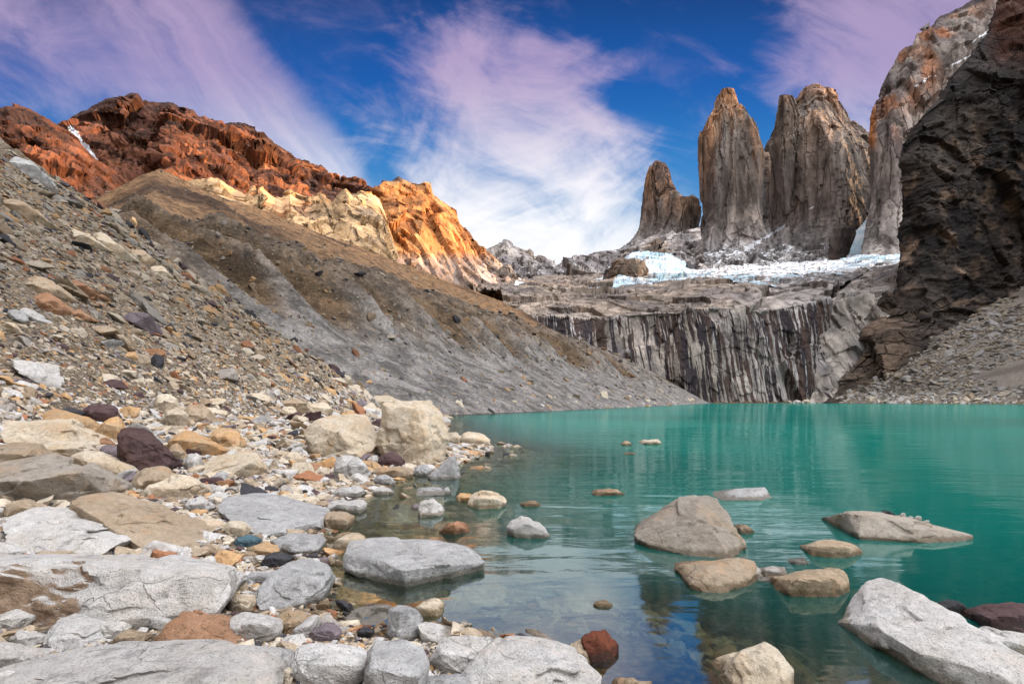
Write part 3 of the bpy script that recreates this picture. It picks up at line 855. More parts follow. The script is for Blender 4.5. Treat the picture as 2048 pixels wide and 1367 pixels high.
loft('headwall', rows, 620, (170, 40, 50, 60, 40, 8), wall_col, RM_WALL,
     ((0.012, 10, 0.5, 'crag', 2), (0.035, 3.6, 0.55, 'crag', 3), (0.10, 1.5, 0.7, 'crag', 3), (0.2, 0.7, 0.8, True, 2)),
     'pale granite headwall striped with black water stains dropping straight into the lake', 'cliff',
     snow=lambda c: np.clip(0.46 * sstep(c['V'], 2.4, 3.3) * sstep(c['px'], 1250, 1450) + 0.28 * sstep(c['V'], 3.5, 4.1), 0, 0.58), stain=wall_stain_shade)

rows = [[(1690, 815, 460), (1636, 815, 400), (1622, 815, 352), (1680, 815, 345), (1760, 815, 345), (1900, 815, 340)],
        [(1690, 720, 480), (1634, 720, 415), (1627, 715, 376), (1690, 700, 372), (1770, 690, 372), (1900, 690, 370)],
        [(1700, 640, 520), (1644, 630, 430), (1640, 618, 398), (1690, 600, 398), (1770, 590, 400), (1900, 590, 400)],
        [(1720, 580, 640), (1668, 582, 560), (1672, 574, 520), (1720, 552, 520), (1800, 532, 520), (1900, 520, 520)],
        [(1740, 560, 900), (1700, 558, 850), (1720, 552, 850), (1760, 545, 850), (1810, 540, 850), (1900, 530, 850)]]
loft('granite_buttress', rows, 260, (60, 60, 50, 20), lambda c: hue(c, (0.31, 0.28, 0.255), (0.20, 0.19, 0.195), 0.05, -0.1, 0.35, 0.4), RM_WALL,
     ((0.014, 9, 0.5, 'crag', 3), (0.045, 4, 0.4, 'crag', 3), (0.12, 1.6, 0.5, 'crag', 2)),
     'pale slabby buttress between the striped headwall and the dark cliff', 'cliff',
     stain=lambda c: np.clip(0.32 + 0.6 * fbm(c['P'] * 0.03, 3, off=8) - 0.25 * sstep(c['V'], 1.2, 2.2), 0, 0.8))

im, n = material('glacier_ice')
pos = n.new('ShaderNodeNewGeometry').outputs['Position']
a1 = n.noise(n.scale(pos, (1, 1, 2.0)), 0.03, 8.0, 0.62, 1.0)
a2 = n.noise(pos, 0.012, 5.0, 0.6)
ci = n.mix(n.step(a2, 0.42, 0.62), (0.62, 0.68, 0.76), (0.38, 0.55, 0.64))
ci = n.mix(n.m('MULTIPLY', n.step(a1, 0.48, 0.36), 0.7), ci, (0.34, 0.40, 0.44))
rk = n.m('MULTIPLY', n.step(n.noise(n.scale(pos, (0.5, 0.5, 1.0)), 0.045, 5.0, 0.65), 0.53, 0.58), n.step(n.sep(pos)[1], 1000.0, 620.0))
ci = n.mix(rk, ci, n.mix(n.step(a1, 0.35, 0.65), (0.13, 0.115, 0.11), (0.26, 0.235, 0.22)))   # bare slabs showing through the thin tongue
finish(n, ci, 0.7, a1, 1.0, 6.0)
ice_rows = [[(1222, 577, 560), (1290, 572, 600), (1360, 579, 540), (1440, 582, 450), (1500, 573, 480), (1560, 584, 448), (1640, 582, 450), (1672, 570, 490), (1720, 546, 640), (1850, 531, 710)],
            [(1232, 562, 760), (1290, 554, 850), (1360, 557, 735), (1440, 557, 725), (1500, 553, 728), (1560, 554, 716), (1640, 546, 708), (1690, 540, 712), (1740, 530, 750), (1850, 520, 800)],
            [(1234, 548, 1080), (1290, 540, 1080), (1360, 550, 1050), (1440, 551, 1020), (1500, 546, 1020), (1560, 548, 1000), (1640, 540, 1000), (1690, 532, 1000), (1740, 524, 1020), (1850, 516, 1050)],
            [(1240, 520, 1500), (1262, 508, 1560), (1300, 502, 1650), (1345, 498, 1750), (1368, 512, 1740), (1385, 548, 1500), (1420, 554, 1400), (1480, 552, 1400), (1520, 540, 1500), (1560, 546, 1450), (1640, 532, 1500), (1668, 528, 1520), (1700, 512, 1500), (1735, 510, 1420), (1850, 515, 1400)],
            [(1260, 540, 1800), (1850, 540, 1800)]]
white_ = lambda c: np.tile(C_(0.8, 0.84, 0.9), (len(c['U']), 1))
loft('glacier', ice_rows, 360, (60, 50, 50, 6), white_, im, ((0.012, 10, 1, 'crag', 3), (0.05, 5.0, 1, 'crag', 3)),
     'blue white crevassed glacier lying below the three granite towers', 'glacier')
ice_rows = [[(1026, 580, 620), (1056, 585, 570), (1090, 589, 530), (1130, 590, 520), (1170, 586, 550), (1208, 578, 640)],
            [(1030, 566, 830), (1060, 572, 800), (1085, 575, 780), (1110, 572, 800), (1130, 574, 790), (1160, 570, 820), (1190, 566, 850), (1212, 558, 900)],
            [(1034, 556, 1100), (1060, 564, 1050), (1085, 568, 1000), (1110, 564, 1000), (1130, 566, 1000), (1160, 563, 1050), (1190, 558, 1100), (1214, 548, 1150)],
            [(1034, 570, 1250), (1214, 565, 1250)]]
loft('glacier', ice_rows, 160, (30, 30, 6), white_, im, ((0.02, 4, 1, True, 3),), 'small snowfield in the hollow under the grey ridge', 'glacier')
ice_rows = [[(1668, 534, 1560), (1700, 530, 1540), (1730, 522, 1520)], [(1692, 505, 1700), (1702, 502, 1700), (1722, 498, 1690)],
            [(1704, 470, 1850), (1716, 468, 1850), (1730, 465, 1850)], [(1732, 440, 1990), (1738, 436, 1990), (1744, 432, 1990)], [(1740, 425, 2120), (1744, 424, 2120), (1748, 422, 2120)]]
loft('snow_gully', ice_rows, 40, (24, 24, 20, 6), white_, im, ((0.03, 4, 1, True, 2),), 'steep snow gully falling between the broadest tower and the massif', 'snow gully')

spire('rock_outcrop', [([(514, 1240, 1246), (520, 1230, 1262), (527, 1222, 1286), (545, 1213, 1294), (570, 1207, 1300), (600, 1198, 1312)], 0)], 880, 0.8,
      lambda c: hue(c, (0.20, 0.155, 0.12), (0.12, 0.10, 0.09), 0.03, -0.1, 0.3), RM_FAR, ((0.02, 16, 0.3, 'crag', 3), (0.05, 9, 0.3, 'crag', 2), (0.12, 5, 0.5, 'crag', 2)),
      'dark brown rock knob standing at the left end of the glacier', 'rock outcrop', lambda c: 0 * c['U'], 120, 80)
spire('rock_outcrop', [([(530, 1008, 1020), (538, 998, 1026), (550, 984, 1032), (570, 966, 1044), (605, 945, 1070)], 0)], 980, 0.8,
      lambda c: hue(c, (0.25, 0.215, 0.185), (0.15, 0.13, 0.125), 0.03, -0.1, 0.3), RM_FAR, ((0.02, 16, 0.3, 'crag', 3), (0.05, 9, 0.3, 'crag', 2), (0.12, 5, 0.5, 'crag', 2)),
      'grey rock knob left of the small snowfield above the moraine', 'rock outcrop', lambda c: 0.15 * sstep(c['N'][:, 2], 0.3, 0.7), 120, 80)
spire('rock_outcrop', [([(450, 1676, 1700), (458, 1664, 1708), (475, 1657, 1706), (500, 1655, 1696), (535, 1655, 1678)], 0)], 1640, 0.6,
      lambda c: hue(c, (0.12, 0.10, 0.09), (0.07, 0.06, 0.06), 0.03, -0.1, 0.3), RM_FAR, ((0.02, 14, 0.3, 'crag', 3), (0.06, 6, 0.3, 'crag', 2)),
      'dark rock wedge at the foot of the broadest tower beside the snow gully', 'rock outcrop', lambda c: 0 * c['U'], 100, 80)

# ---- the dark cliff on the right; it runs on past the frame and keeps the lake in shade
def pp(x_, Y_, z_):
    return (CX + x_ / Y_ * F, HY - (z_ - EYE) / Y_ * F, Y_)


def dark_col(c):
    a = hue(c, (0.042, 0.034, 0.030), (0.016, 0.014, 0.015), 0.02, -0.1, 0.3)
    a = lerp(a, C_(0.15, 0.105, 0.076), sstep(fbm(c['P'] * np.array([.06, .06, .045]), 5, 0.65, off=5), 0.04, 0.30) * sstep(c['py'], 180, 330) * 0.9)
    a = lerp(a, C_(0.12, 0.035, 0.018), sstep(c['px'], 1960, 2000) * sstep(c['py'], 150, 90) * 0.45)  # red-lit patch near the top right, tinted into the rock colour
    apron = sstep(c['py'], 570, 660) * sstep(c['px'], 1860, 1800)
    return lerp(a, C_(0.115, 0.082, 0.060), apron * (0.4 + 0.5 * sstep(fbm(c['P'] * 0.05, 3, off=1), -0.1, 0.2)))


def wall_row(wrap, pts_, offs):
    a_ = np.array(pts_, float)
    xs_ = np.linspace(a_[0, 0], a_[-1, 0], 7)
    return [wrap] + [(x_, np.interp(x_, a_[:, 0], a_[:, 1]), np.interp(x_, a_[:, 0], a_[:, 2])) for x_ in xs_] + offs


rows = [wall_row((1700, 818, 420), [(1650, 815, 345), (1720, 815, 332), (1850, 815, 335), (2048, 815, 340)], [pp(310, 215, -3), pp(290, 120, -3), pp(270, 35, -3)]),
        wall_row((1780, 740, 480), [(1690, 748, 362), (1740, 730, 350), (1850, 690, 362), (2048, 640, 376)], [pp(335, 215, 25), pp(320, 120, 25), pp(300, 35, 25)]),
        wall_row((1820, 680, 520), [(1740, 685, 375), (1800, 660, 368), (1900, 610, 388), (2050, 520, 404)], [pp(362, 215, 70), pp(350, 120, 60), pp(330, 35, 50)]),
        wall_row((1850, 570, 540), [(1800, 582, 400), (1840, 545, 396), (1930, 500, 404), (2060, 420, 414)], [pp(392, 230, 130), pp(380, 120, 110), pp(355, 35, 90)]),
        wall_row((1850, 430, 560), [(1812, 430, 425), (1850, 410, 414), (1930, 360, 416), (2070, 280, 422)], [pp(420, 240, 190), pp(405, 125, 160), pp(380, 40, 125)]),
        wall_row((1850, 320, 560), [(1807, 325, 430), (1850, 300, 426), (1930, 235, 428), (2080, 140, 432)], [pp(450, 250, 250), pp(430, 130, 200), pp(405, 45, 160)]),
        [(1870, 262, 570), (1814, 266, 450), (1842, 232, 442), (1880, 196, 446), (1900, 152, 450), (1946, 104, 460), (1986, 62, 470), (2002, -40, 485), pp(520, 270, 300), pp(480, 140, 240), pp(440, 50, 200)]]
rows += [[(a + 14 if c_ > 300 else a, b + 8, c_ + 60 if c_ > 300 else c_ + 20) for a, b, c_ in rows[-1]]]
rows += [[pp((a - CX) / F * c_ + 300, c_ + 60, max(0, (EYE + (HY - b) / F * c_) * 0.85)) for a, b, c_ in rows[-1]]]
rows += [[pp((a - CX) / F * c_ + 250, c_ + 30, -3) for a, b, c_ in rows[-1]]]
loft('dark_cliff', rows, 720, (44, 44, 50, 60, 60, 50, 10, 10, 6), dark_col, RM_DARK,
     ((0.012, 16, 0.8, 'crag', 3), (0.032, 6.5, 0.8, 'crag', 3), (0.085, 2.2, 1.5, 'crag', 3), (0.2, 0.8, 2.2, 'crag', 2)),
     'towering near black cliff on the right above the scree fan', 'cliff', shared=True, calm=6)

# ------------------------------------------------------------------ rocks
def rock_material(name, c1, c2, speck=0.35, stain=None, stain_amt=0.35, wet=True, grit=1.0, patch=None):
    m_, n = material(name)
    pos = n.new('ShaderNodeNewGeometry').outputs['Position']
    oi = n.new('ShaderNodeObjectInfo').outputs['Random']
    off = n.new('ShaderNodeVectorMath', operation='ADD')
    n.put(off.inputs[0], pos); n.put(off.inputs[1], n.xyz(n.m('MULTIPLY', oi, 37.0), n.m('MULTIPLY', oi, 11.0), 0.0))
    p = off.outputs[0]
    big = n.noise(p, 2.3, 5.0, 0.6, 0.4)
    mid_ = n.noise(p, 14.0, 5.0, 0.65)
    sp = n.noise(p, 75.0 * grit, 3.0, 0.7)
    c = n.mix(n.step(big, 0.32, 0.68), c1, c2)
    k = n.step(mid_, 0.25, 0.75, 0.80, 1.14)
    vo = n.new('ShaderNodeTexVoronoi', feature='DISTANCE_TO_EDGE')
    wn = n.new('ShaderNodeTexNoise'); n.put(wn.inputs['Vector'], p); wn.inputs['Scale'].default_value = 3.5; wn.inputs['Detail'].default_value = 4.0
    wv = n.new('ShaderNodeVectorMath', operation='ADD')
    n.put(wv.inputs[0], p); n.put(wv.inputs[1], n.scale(wn.outputs['Color'], (0.28, 0.28, 0.28)))
    n.put(vo.inputs['Vector'], n.scale(wv.outputs[0], (1.0, 1.0, 1.7))); vo.inputs['Scale'].default_value = 2.1
    crack = n.m('MULTIPLY', n.step(vo.outputs[0], 0.016, 0.003), n.step(n.noise(p, 1.9, 3.0), 0.53, 0.64))
    lich = n.m('MULTIPLY', n.step(n.noise(p, 5.5, 6.0, 0.7), 0.55, 0.64), 0.30)
    k = n.m('MULTIPLY', k, n.m('SUBTRACT', 1.0, n.m('MULTIPLY', crack, 0.34)))
    k = n.m('MULTIPLY', k, n.m('SUBTRACT', 1.0, lich))
    var = n.m('ADD', 0.86, n.m('MULTIPLY', oi, 0.26))
    k = n.m('MULTIPLY', k, var)
    k = n.m('MULTIPLY', k, n.step(sp, 0.46, 0.36, 1.06, 1.0 - speck))
    c = n.mix(1.0, c, n.xyz(k, k, k), 'MULTIPLY')
    if stain:
        st = n.noise(p, 1.5, 6.0, 0.7, 1.0)
        c = n.mix(n.m('MULTIPLY', n.step(st, 0.50, 0.64), stain_amt), c, n.mix(1.0, n.mix(0.5, c, stain), n.xyz(n.step(mid_, 0.3, 0.7, 0.75, 1.2), 0.95, 0.9), 'MULTIPLY'))
    if patch:                                                             # an iron-brown weathered face ending in a ragged edge
        ge = n.new('ShaderNodeNewGeometry')
        nx_, ny_, nz_ = n.sep(ge.outputs['Normal'])
        edge_ = n.m('ADD', n.sep(pos)[0], n.m('MULTIPLY', n.m('SUBTRACT', big, 0.5), 0.5))
        f_ = n.m('MULTIPLY', n.step(edge_, patch + 0.02, patch - 0.03), n.step(nz_, 0.62, 0.35))
        c = n.mix(n.m('MULTIPLY', f_, 0.9), c, n.mix(n.step(mid_, 0.35, 0.65), (0.17, 0.105, 0.06), (0.31, 0.215, 0.14)))
    rough = 0.88
    if wet:
        z = n.sep(pos)[2]
        wl = n.step(n.m('ADD', z, n.m('MULTIPLY', n.m('SUBTRACT', mid_, 0.5), 0.07)), 0.075, 0.035)
        c = n.mix(n.m('MULTIPLY', wl, 0.72), c, n.mix(1.0, c, (0.30, 0.24, 0.15), 'MULTIPLY'))
        rough = n.m('SUBTRACT', 0.88, n.m('MULTIPLY', wl, 0.5))
    fl = n.noise(n.scale(p, (1.0, 1.0, 1.8)), 6.0, 6.0, 0.7)
    b = n.m('ADD', n.m('SUBTRACT', n.m('MULTIPLY', fl, 0.8), n.m('MULTIPLY', crack, 0.3)), n.m('ADD', n.m('MULTIPLY', mid_, 0.6), n.m('MULTIPLY', sp, 0.35)))
    finish(n, c, rough, b, 0.75, 0.045)
    return m_


MATS = {
    'pale': rock_material('pale_granite', (0.46, 0.455, 0.45), (0.41, 0.395, 0.375), 0.42, (0.50, 0.36, 0.20), 0.22),
    'stained': rock_material('stained_granite', (0.46, 0.455, 0.45), (0.41, 0.395, 0.375), 0.42, (0.50, 0.36, 0.20), 0.15, patch=-2.95),
    'grey': rock_material('grey_granite', (0.37, 0.372, 0.375), (0.285, 0.288, 0.29), 0.45, (0.40, 0.30, 0.18), 0.15),
    'cream': rock_material('cream_granite', (0.50, 0.445, 0.36), (0.44, 0.36, 0.26), 0.28, (0.52, 0.30, 0.12), 0.40),
    'tan': rock_material('tan_granite', (0.36, 0.295, 0.22), (0.31, 0.24, 0.165), 0.30, (0.42, 0.21, 0.08), 0.55),
    'weathered': rock_material('weathered_granite', (0.335, 0.305, 0.265), (0.27, 0.235, 0.195), 0.4, (0.40, 0.24, 0.10), 0.45),
    'ochre': rock_material('ochre_granite', (0.45, 0.28, 0.135), (0.40, 0.29, 0.18), 0.25, (0.46, 0.20, 0.07), 0.5),
    'rust': rock_material('rust_granite', (0.33, 0.195, 0.12), (0.27, 0.145, 0.08), 0.65, (0.25, 0.08, 0.03), 0.5),
    'red': rock_material('wet_red_stone', (0.17, 0.050, 0.024), (0.075, 0.026, 0.018), 0.3, (0.42, 0.15, 0.04), 0.5),
    'maroon': rock_material('maroon_stone', (0.085, 0.055, 0.060), (0.070, 0.040, 0.040), 0.15, (0.14, 0.075, 0.05), 0.5),
    'purple': rock_material('purple_stone', (0.20, 0.165, 0.185), (0.15, 0.125, 0.14), 0.2, (0.2, 0.12, 0.1), 0.2),
    'slate': rock_material('dark_slate', (0.032, 0.033, 0.040), (0.050, 0.050, 0.058), 0.15),
    'teal': rock_material('blue_green_stone', (0.085, 0.16, 0.20), (0.07, 0.12, 0.15), 0.2),
    'brown': rock_material('brown_granite', (0.34, 0.27, 0.19), (0.24, 0.18, 0.12), 0.4, (0.30, 0.17, 0.07), 0.5),
}

_ico = {}


def ico(level):
    if level not in _ico:
        b = bmesh.new()
        bmesh.ops.create_icosphere(b, subdivisions=level, radius=1.0)
        b.verts.ensure_lookup_table()
        v_ = np.array([q_.co[:] for q_ in b.verts]); f_ = np.array([[q_.index for q_ in p.verts] for p in b.faces])
        b.free()
        _ico[level] = (v_ / np.linalg.norm(v_, axis=1)[:, None], f_)
    return _ico[level]


def hull_planes(P):
    b = bmesh.new()
    for p in P:
        b.verts.new(p)
    bmesh.ops.convex_hull(b, input=b.verts, use_existing_faces=False)
    loose = [q_ for q_ in b.verts if not q_.link_faces]
    bmesh.ops.delete(b, geom=loose, context='VERTS')
    bmesh.ops.recalc_face_normals(b, faces=b.faces)
    pl = []
    cen = np.mean([q_.co[:] for q_ in b.verts], axis=0)
    for f_ in b.faces:
        nn = np.array(f_.normal[:]); d = float(np.dot(nn, np.array(f_.verts[0].co[:]) - cen))
        if d < 0:
            nn, d = -nn, -d
        if f_.calc_area() > 1e-8:
            pl.append((nn, max(d, 1e-4)))
    vs = np.array([q_.co[:] for q_ in b.verts])
    b.free()
    return cen, np.array([p[0] for p in pl]), np.array([p[1] for p in pl]), vs


def polytope(P, level, power=90.0, rough=0.03, seed=0.0, chip=True):
    """a broken block: the hull of P with slightly worn edges, chipped and roughened"""
    cen, Nn, D, vs = hull_planes(P)
    rs = np.random.default_rng(int(seed * 1000) % 99991)
    ext = rs.normal(size=(7, 3)); ext /= np.linalg.norm(ext, axis=1)[:, None]
    if chip:                                                              # knocked-off corners
        Nn = np.concatenate([Nn, ext]); D = np.concatenate([D, ((vs - cen) @ ext.T).max(0) * rs.uniform(0.91, 0.975, 7)])
    dirs, f_ = ico(level)
    half = np.maximum(np.ptp(vs, axis=0) / 2, 1e-3)
    dirs = dirs * (half / half.max()) ** 0.8
    dirs = dirs / np.linalg.norm(dirs, axis=1)[:, None]
    q_ = np.clip(dirs @ Nn.T, 0, None) / D[None]
    r = (q_ ** power).sum(1) ** (-1.0 / power)
    s = float(np.sort(half)[1])
    X = cen + dirs * r[:, None]
    W = (X - cen) / s
    e_ = fbm(W * np.array([1.1, 1.1, 2.0]), 3, 0.5, off=seed) * 5.0
    ter = np.floor(e_) + sstep(e_ - np.floor(e_), 0.0, 0.28)              # broken steps
    k_ = 0.3 * ter + 4.6 * crag(W * np.array([1.0, 1.0, 1.4]), seed) + 1.6 * crag(W * np.array([2.6, 2.6, 3.6]), seed + 3) + 0.5 * fbm(W * 6.0, 3, 0.65, off=seed + 9)
    e0 = np.concatenate([f_[:, [0, 1]], f_[:, [1, 2]], f_[:, [2, 0]]])
    for _ in range(1):                               # weather the fracture lips a little
        acc = np.bincount(e0[:, 0], k_[e0[:, 1]], len(k_)); cnt = np.bincount(e0[:, 0], minlength=len(k_))
        k_ = 0.5 * k_ + 0.5 * acc / cnt
    X = X + dirs * (rough * s * k_)[:, None]
    return X, f_


HEROES = []            # (x, y, radius) of what already lies on the beach
SHORTNAMES = []        # (px, py, radius in px, phrase)


def rock(label, mat, pts, D=0.6, base=None, name='boulder', cat=None, level=5, ridge=0.42, floor=0.0, sharp=220.0, rough=0.030, short=None, group=None, lift=0.0, Y=None):
    """pts: outline in the photograph; a third number is how far back the point lies (in units of D metres)"""
    pts = [tuple(p) for p in pts]
    xs = [p[0] for p in pts]; ys = [p[1] for p in pts]
    x0, x1, y0, y1 = min(xs), max(xs), min(ys), max(ys)
    bx, by = base or ((x0 + x1) / 2, y1)
    if Y is None:
        Y, zg = ground_hit(bx, by, floor)
    else:
        zg = EYE + (HY - by) / F * Y
    rs = random.Random(label)
    P = []
    auto = all(len(p) == 2 for p in pts)
    back_D = D
    if auto:                                                              # a block stands up: at most half of what one sees of it is depth
        h0 = (y1 - y0) / F * Y
        D = max(min(D, 0.5 * h0 / (max(y0 - HY, 30) / F) / 0.7), 0.10 * (x1 - x0) / F * Y)
        back_D = max(D, min(back_D, 0.55 * (x1 - x0) / F * Y))
    for p in pts:
        fr = p[2] if len(p) > 2 else 0.08 + 0.62 * ((y1 - p[1]) / max(y1 - y0, 1)) ** 0.9
        P.append(at(p[0], p[1], Y + fr * D))
    if auto:
        w_, h_ = x1 - x0, y1 - y0
        for t in (0.22, 0.5, 0.78):
            P.append(at(x0 + w_ * (t + rs.uniform(-.08, .08)), y0 + h_ * (ridge + rs.uniform(-.12, .12)) + abs(t - 0.5) * h_ * 0.25, Y + D * rs.uniform(-0.02, 0.14)))
    P = np.array(P)
    c = P.mean(0)
    h = np.ptp(P[:, 2])
    low = P.copy()
    low[:, :2] = c[:2] + (P[:, :2] - c[:2]) * 0.82
    low[:, 2] = np.minimum(P[:, 2] - 0.2 * h, zg - 0.18 * h - (0.25 if zg < 0.02 else 0.0)) if not lift else P[:, 2] * 0 + zg
    far_ = np.array([[c[0] + (P[:, 0].min() - c[0]) * 0.7, Y + back_D, zg], [c[0] + (P[:, 0].max() - c[0]) * 0.7, Y + back_D, zg]])
    X, f_ = polytope(np.concatenate([P, low, far_]), level, sharp, rough, rs.uniform(0, 60))
    org = (float(c[0]), float(np.mean(X[:, 1])), float(zg))
    o = link_mesh(name, X, f_, MATS[mat], loc=org)
    o.data.set_sharp_from_angle(angle=0.36)
    tag(o, label, cat or name, group=group)
    HEROES.append((org[0], org[1], 0.5 * max(np.ptp(X[:, 0]), np.ptp(X[:, 1]))))
    if short:
        SHORTNAMES.append(((x0 + x1) / 2, (y0 + y1) / 2, (x1 - x0) / 2, short))
    return o


# ---- the boulders one can tell apart, nearest first
B = rock
B('long pale granite slab with a brown stained front at the lower left edge', 'stained',
  [(-40, 1112, .5), (60, 1104, .62), (250, 1108, .8), (400, 1112, .9), (464, 1128, .85), (470, 1146, .4), (458, 1192, .28), (432, 1226, .16), (240, 1240, .02), (90, 1268, 0), (-40, 1272, 0), (8, 1124, .14), (240, 1134, .18), (-40, 1130, .1), (430, 1158, .3)], 1.0, (240, 1262), level=6, short='long stained slab')
B('nearest pale speckled slab filling the bottom left corner', 'pale',
  [(-80, 1352, .5), (0, 1345, .5), (100, 1306, .75), (180, 1293, .8), (250, 1287, .85), (330, 1282, .9), (380, 1276, .95), (470, 1278, .9), (505, 1282, .8), (536, 1300, .6), (552, 1360, .3), (545, 1470, 0), (-80, 1500, 0), (200, 1380, .2), (420, 1350, .25)], 0.85, (250, 1480), level=6, short='nearest speckled slab')
B('smooth rounded pale granite boulder at the bottom beside the nearest slab', 'pale',
  [(566, 1318), (582, 1290), (612, 1278), (660, 1275), (705, 1282), (742, 1300), (758, 1325), (740, 1362), (690, 1385), (610, 1385), (570, 1350)], 0.5, sharp=12, rough=.02, short='smooth rounded boulder')
B('rough grey leaning rock right of the smooth rounded boulder', 'grey',
  [(715, 1400), (738, 1300), (755, 1275), (800, 1278), (845, 1290), (862, 1325), (850, 1395), (800, 1420)], 0.5)
B('angular speckled block left of the big pale bottom boulder', 'pale',
  [(856, 1325), (885, 1276), (930, 1270), (985, 1271), (997, 1285), (965, 1330), (940, 1352), (885, 1350)], 0.45)
B('big pale granite boulder at the bottom centre beside the red stone', 'pale',
  [(900, 1380, .2), (925, 1345, .3), (985, 1292, .55), (1015, 1271, .75), (1060, 1276, .8), (1105, 1290, .75), (1160, 1310, .65), (1194, 1342, .4), (1200, 1400, .2), (1150, 1440, 0), (900, 1440, 0), (985, 1340, .2), (1090, 1330, .28)], 0.7, (1050, 1430), level=6, short='big pale bottom boulder')
B('dark grey flat rock under the angular speckled block', 'grey', [(832, 1372), (855, 1350), (930, 1345), (955, 1358), (930, 1390), (850, 1400)], 0.35, name='stone')
B('upright grey granite block standing at the water edge', 'grey',
  [(772, 1270, .2), (776, 1216, .5), (800, 1207, .7), (828, 1212, .7), (842, 1228, .6), (845, 1262, .35), (832, 1286, .1), (792, 1286, 0), (800, 1224, .2), (826, 1232, .25)], 0.35, short='upright block')
B('narrow tilted pale slab leaning right of the upright block', 'pale',
  [(835, 1246, .3), (848, 1242, .5), (872, 1256, .5), (907, 1277, .4), (900, 1290, .15), (872, 1284, .1), (840, 1262, .1)], 0.3, name='stone', cat='stone')
B('flat layered stone lying left of the upright block', 'grey', [(690, 1230, .3), (712, 1224, .7), (772, 1223, .8), (780, 1236, .4), (772, 1248, .1), (700, 1254, 0), (692, 1243, .1)], 0.4, name='stone', cat='stone')
B('small grey stone peeping above the flat layered stone', 'grey', [(738, 1222), (750, 1206), (775, 1206), (784, 1218), (770, 1225)], 0.3, name='stone', cat='stone')
B('pale rounded rock in golden water right of the upright block', 'cream', [(828, 1215), (848, 1202), (872, 1194), (890, 1210), (884, 1225), (858, 1234), (834, 1230)], 0.35, short='rock in golden water')
B('dark wet stone beneath the flat layered stone', 'slate', [(712, 1262), (728, 1250), (748, 1262), (742, 1274), (720, 1276)], 0.2, name='stone', cat='stone')
B('broad flat topped grey slab standing in the water with a dark broken side', 'grey',
  [(702, 1083, .56), (738, 1075, .72), (790, 1074, .76), (850, 1076, .74), (900, 1086, .62), (932, 1096, .50), (974, 1124, .36), (958, 1131, .30), (808, 1140, -.04), (806, 1173, 0), (735, 1154, .14), (691, 1132, .3), (692, 1108, .34), (752, 1116, .17), (890, 1154, .12), (930, 1140, .22), (890, 1130, .10)], 1.35, (806, 1173), level=6, rough=.022, short='flat slab in the water')
B('tilted grey slab with a notched tip beside the flat topped slab', 'grey',
  [(508, 1188, .15), (535, 1155, .4), (575, 1125, .7), (618, 1115, .85), (646, 1117, .9), (650, 1137, .75), (669, 1141, .7), (652, 1170, .45), (610, 1200, .25), (562, 1229, .05), (520, 1226, 0), (590, 1150, .3)], 0.75, level=6, short='notched grey slab')
B('broad smooth grey slab sloping towards the water on the left beach', 'grey',
  [(436, 1008, .6), (458, 990, .85), (500, 982, 1.0), (560, 990, 1.0), (610, 1008, .9), (640, 1024, .75), (652, 1042, .55), (644, 1062, .3), (592, 1074, .1), (520, 1072, 0), (462, 1045, .2), (440, 1022, .4), (600, 1056, .12), (640, 1040, .35)], 1.7, (540, 1078), level=6, rough=.02, short='broad smooth slab')
B('long slab with orange lichen stains tilted down to the right', 'tan',
  [(133, 1002, .5), (150, 990, .7), (185, 981, .85), (232, 981, .9), (270, 992, .9), (305, 1010, .85), (345, 1030, .8), (382, 1054, .7), (404, 1078, .5), (396, 1098, .2), (355, 1108, .05), (285, 1096, 0), (240, 1070, .1), (225, 1038, .25), (160, 1016, .25), (300, 1040, .35)], 1.1, (300, 1106), level=6, short='orange stained slab')
B('big pale flat boulder above the long stained slab', 'pale',
  [(4, 1050, .4), (30, 1026, .65), (70, 1014, .85), (140, 1010, .95), (185, 1022, .9), (232, 1046, .75), (252, 1065, .5), (240, 1085, .2), (205, 1110, 0), (60, 1112, .0), (12, 1085, .1), (150, 1060, .2)], 1.1, (120, 1116), level=6, short='big pale flat boulder')
B('massive tan boulder with an undercut dark front at the left edge', 'weathered',
  [(-60, 935, .5), (0, 935, .5), (40, 915, .7), (85, 905, .85), (118, 912, .85), (150, 922, .75), (182, 932, .6), (196, 960, .4), (206, 985, .3), (150, 996, .25), (95, 1010, .22), (0, 985, .3), (-60, 985, .3), (160, 942, .12), (60, 962, .02), (-40, 962, .05)], 1.6, (90, 1014), level=6, short='massive tan boulder')
B('small pale tan rock in front of the massive tan boulder', 'tan', [(6, 1040), (12, 1008), (38, 996), (62, 1000), (72, 1016), (40, 1040)], 0.5)
B('large maroon boulder with a fractured face', 'maroon',
  [(230, 868, .3), (244, 857, .55), (268, 852, .8), (292, 855, .85), (310, 872, .7), (328, 892, .6), (340, 910, .45), (336, 930, .2), (312, 938, .1), (282, 942, .05), (262, 918, 0), (244, 892, .05), (252, 868, .15), (300, 890, .2)], 0.8, (280, 944), level=6, rough=.04, short='large maroon boulder')
B('flat topped maroon stone above the ochre angular block', 'maroon', [(163, 822), (180, 809), (212, 804), (230, 810), (232, 828), (210, 845), (185, 848), (172, 838)], 0.8, name='stone', cat='stone', short='flat topped maroon stone')
B('smooth purple grey stone left of the large maroon boulder', 'purple', [(194, 893), (205, 884), (225, 886), (248, 902), (246, 917), (232, 920), (205, 908)], 0.5, name='stone', cat='stone', sharp=9)
B('wide layered pale slab with a straight top edge at the left', 'cream',
  [(8, 850, .5), (14, 842, .7), (80, 841, .8), (140, 840, .8), (160, 866, .5), (172, 884, .3), (170, 892, .1), (90, 900, .0), (8, 884, .05), (138, 848, .3)], 1.6, (90, 904), level=6, short='wide layered slab')
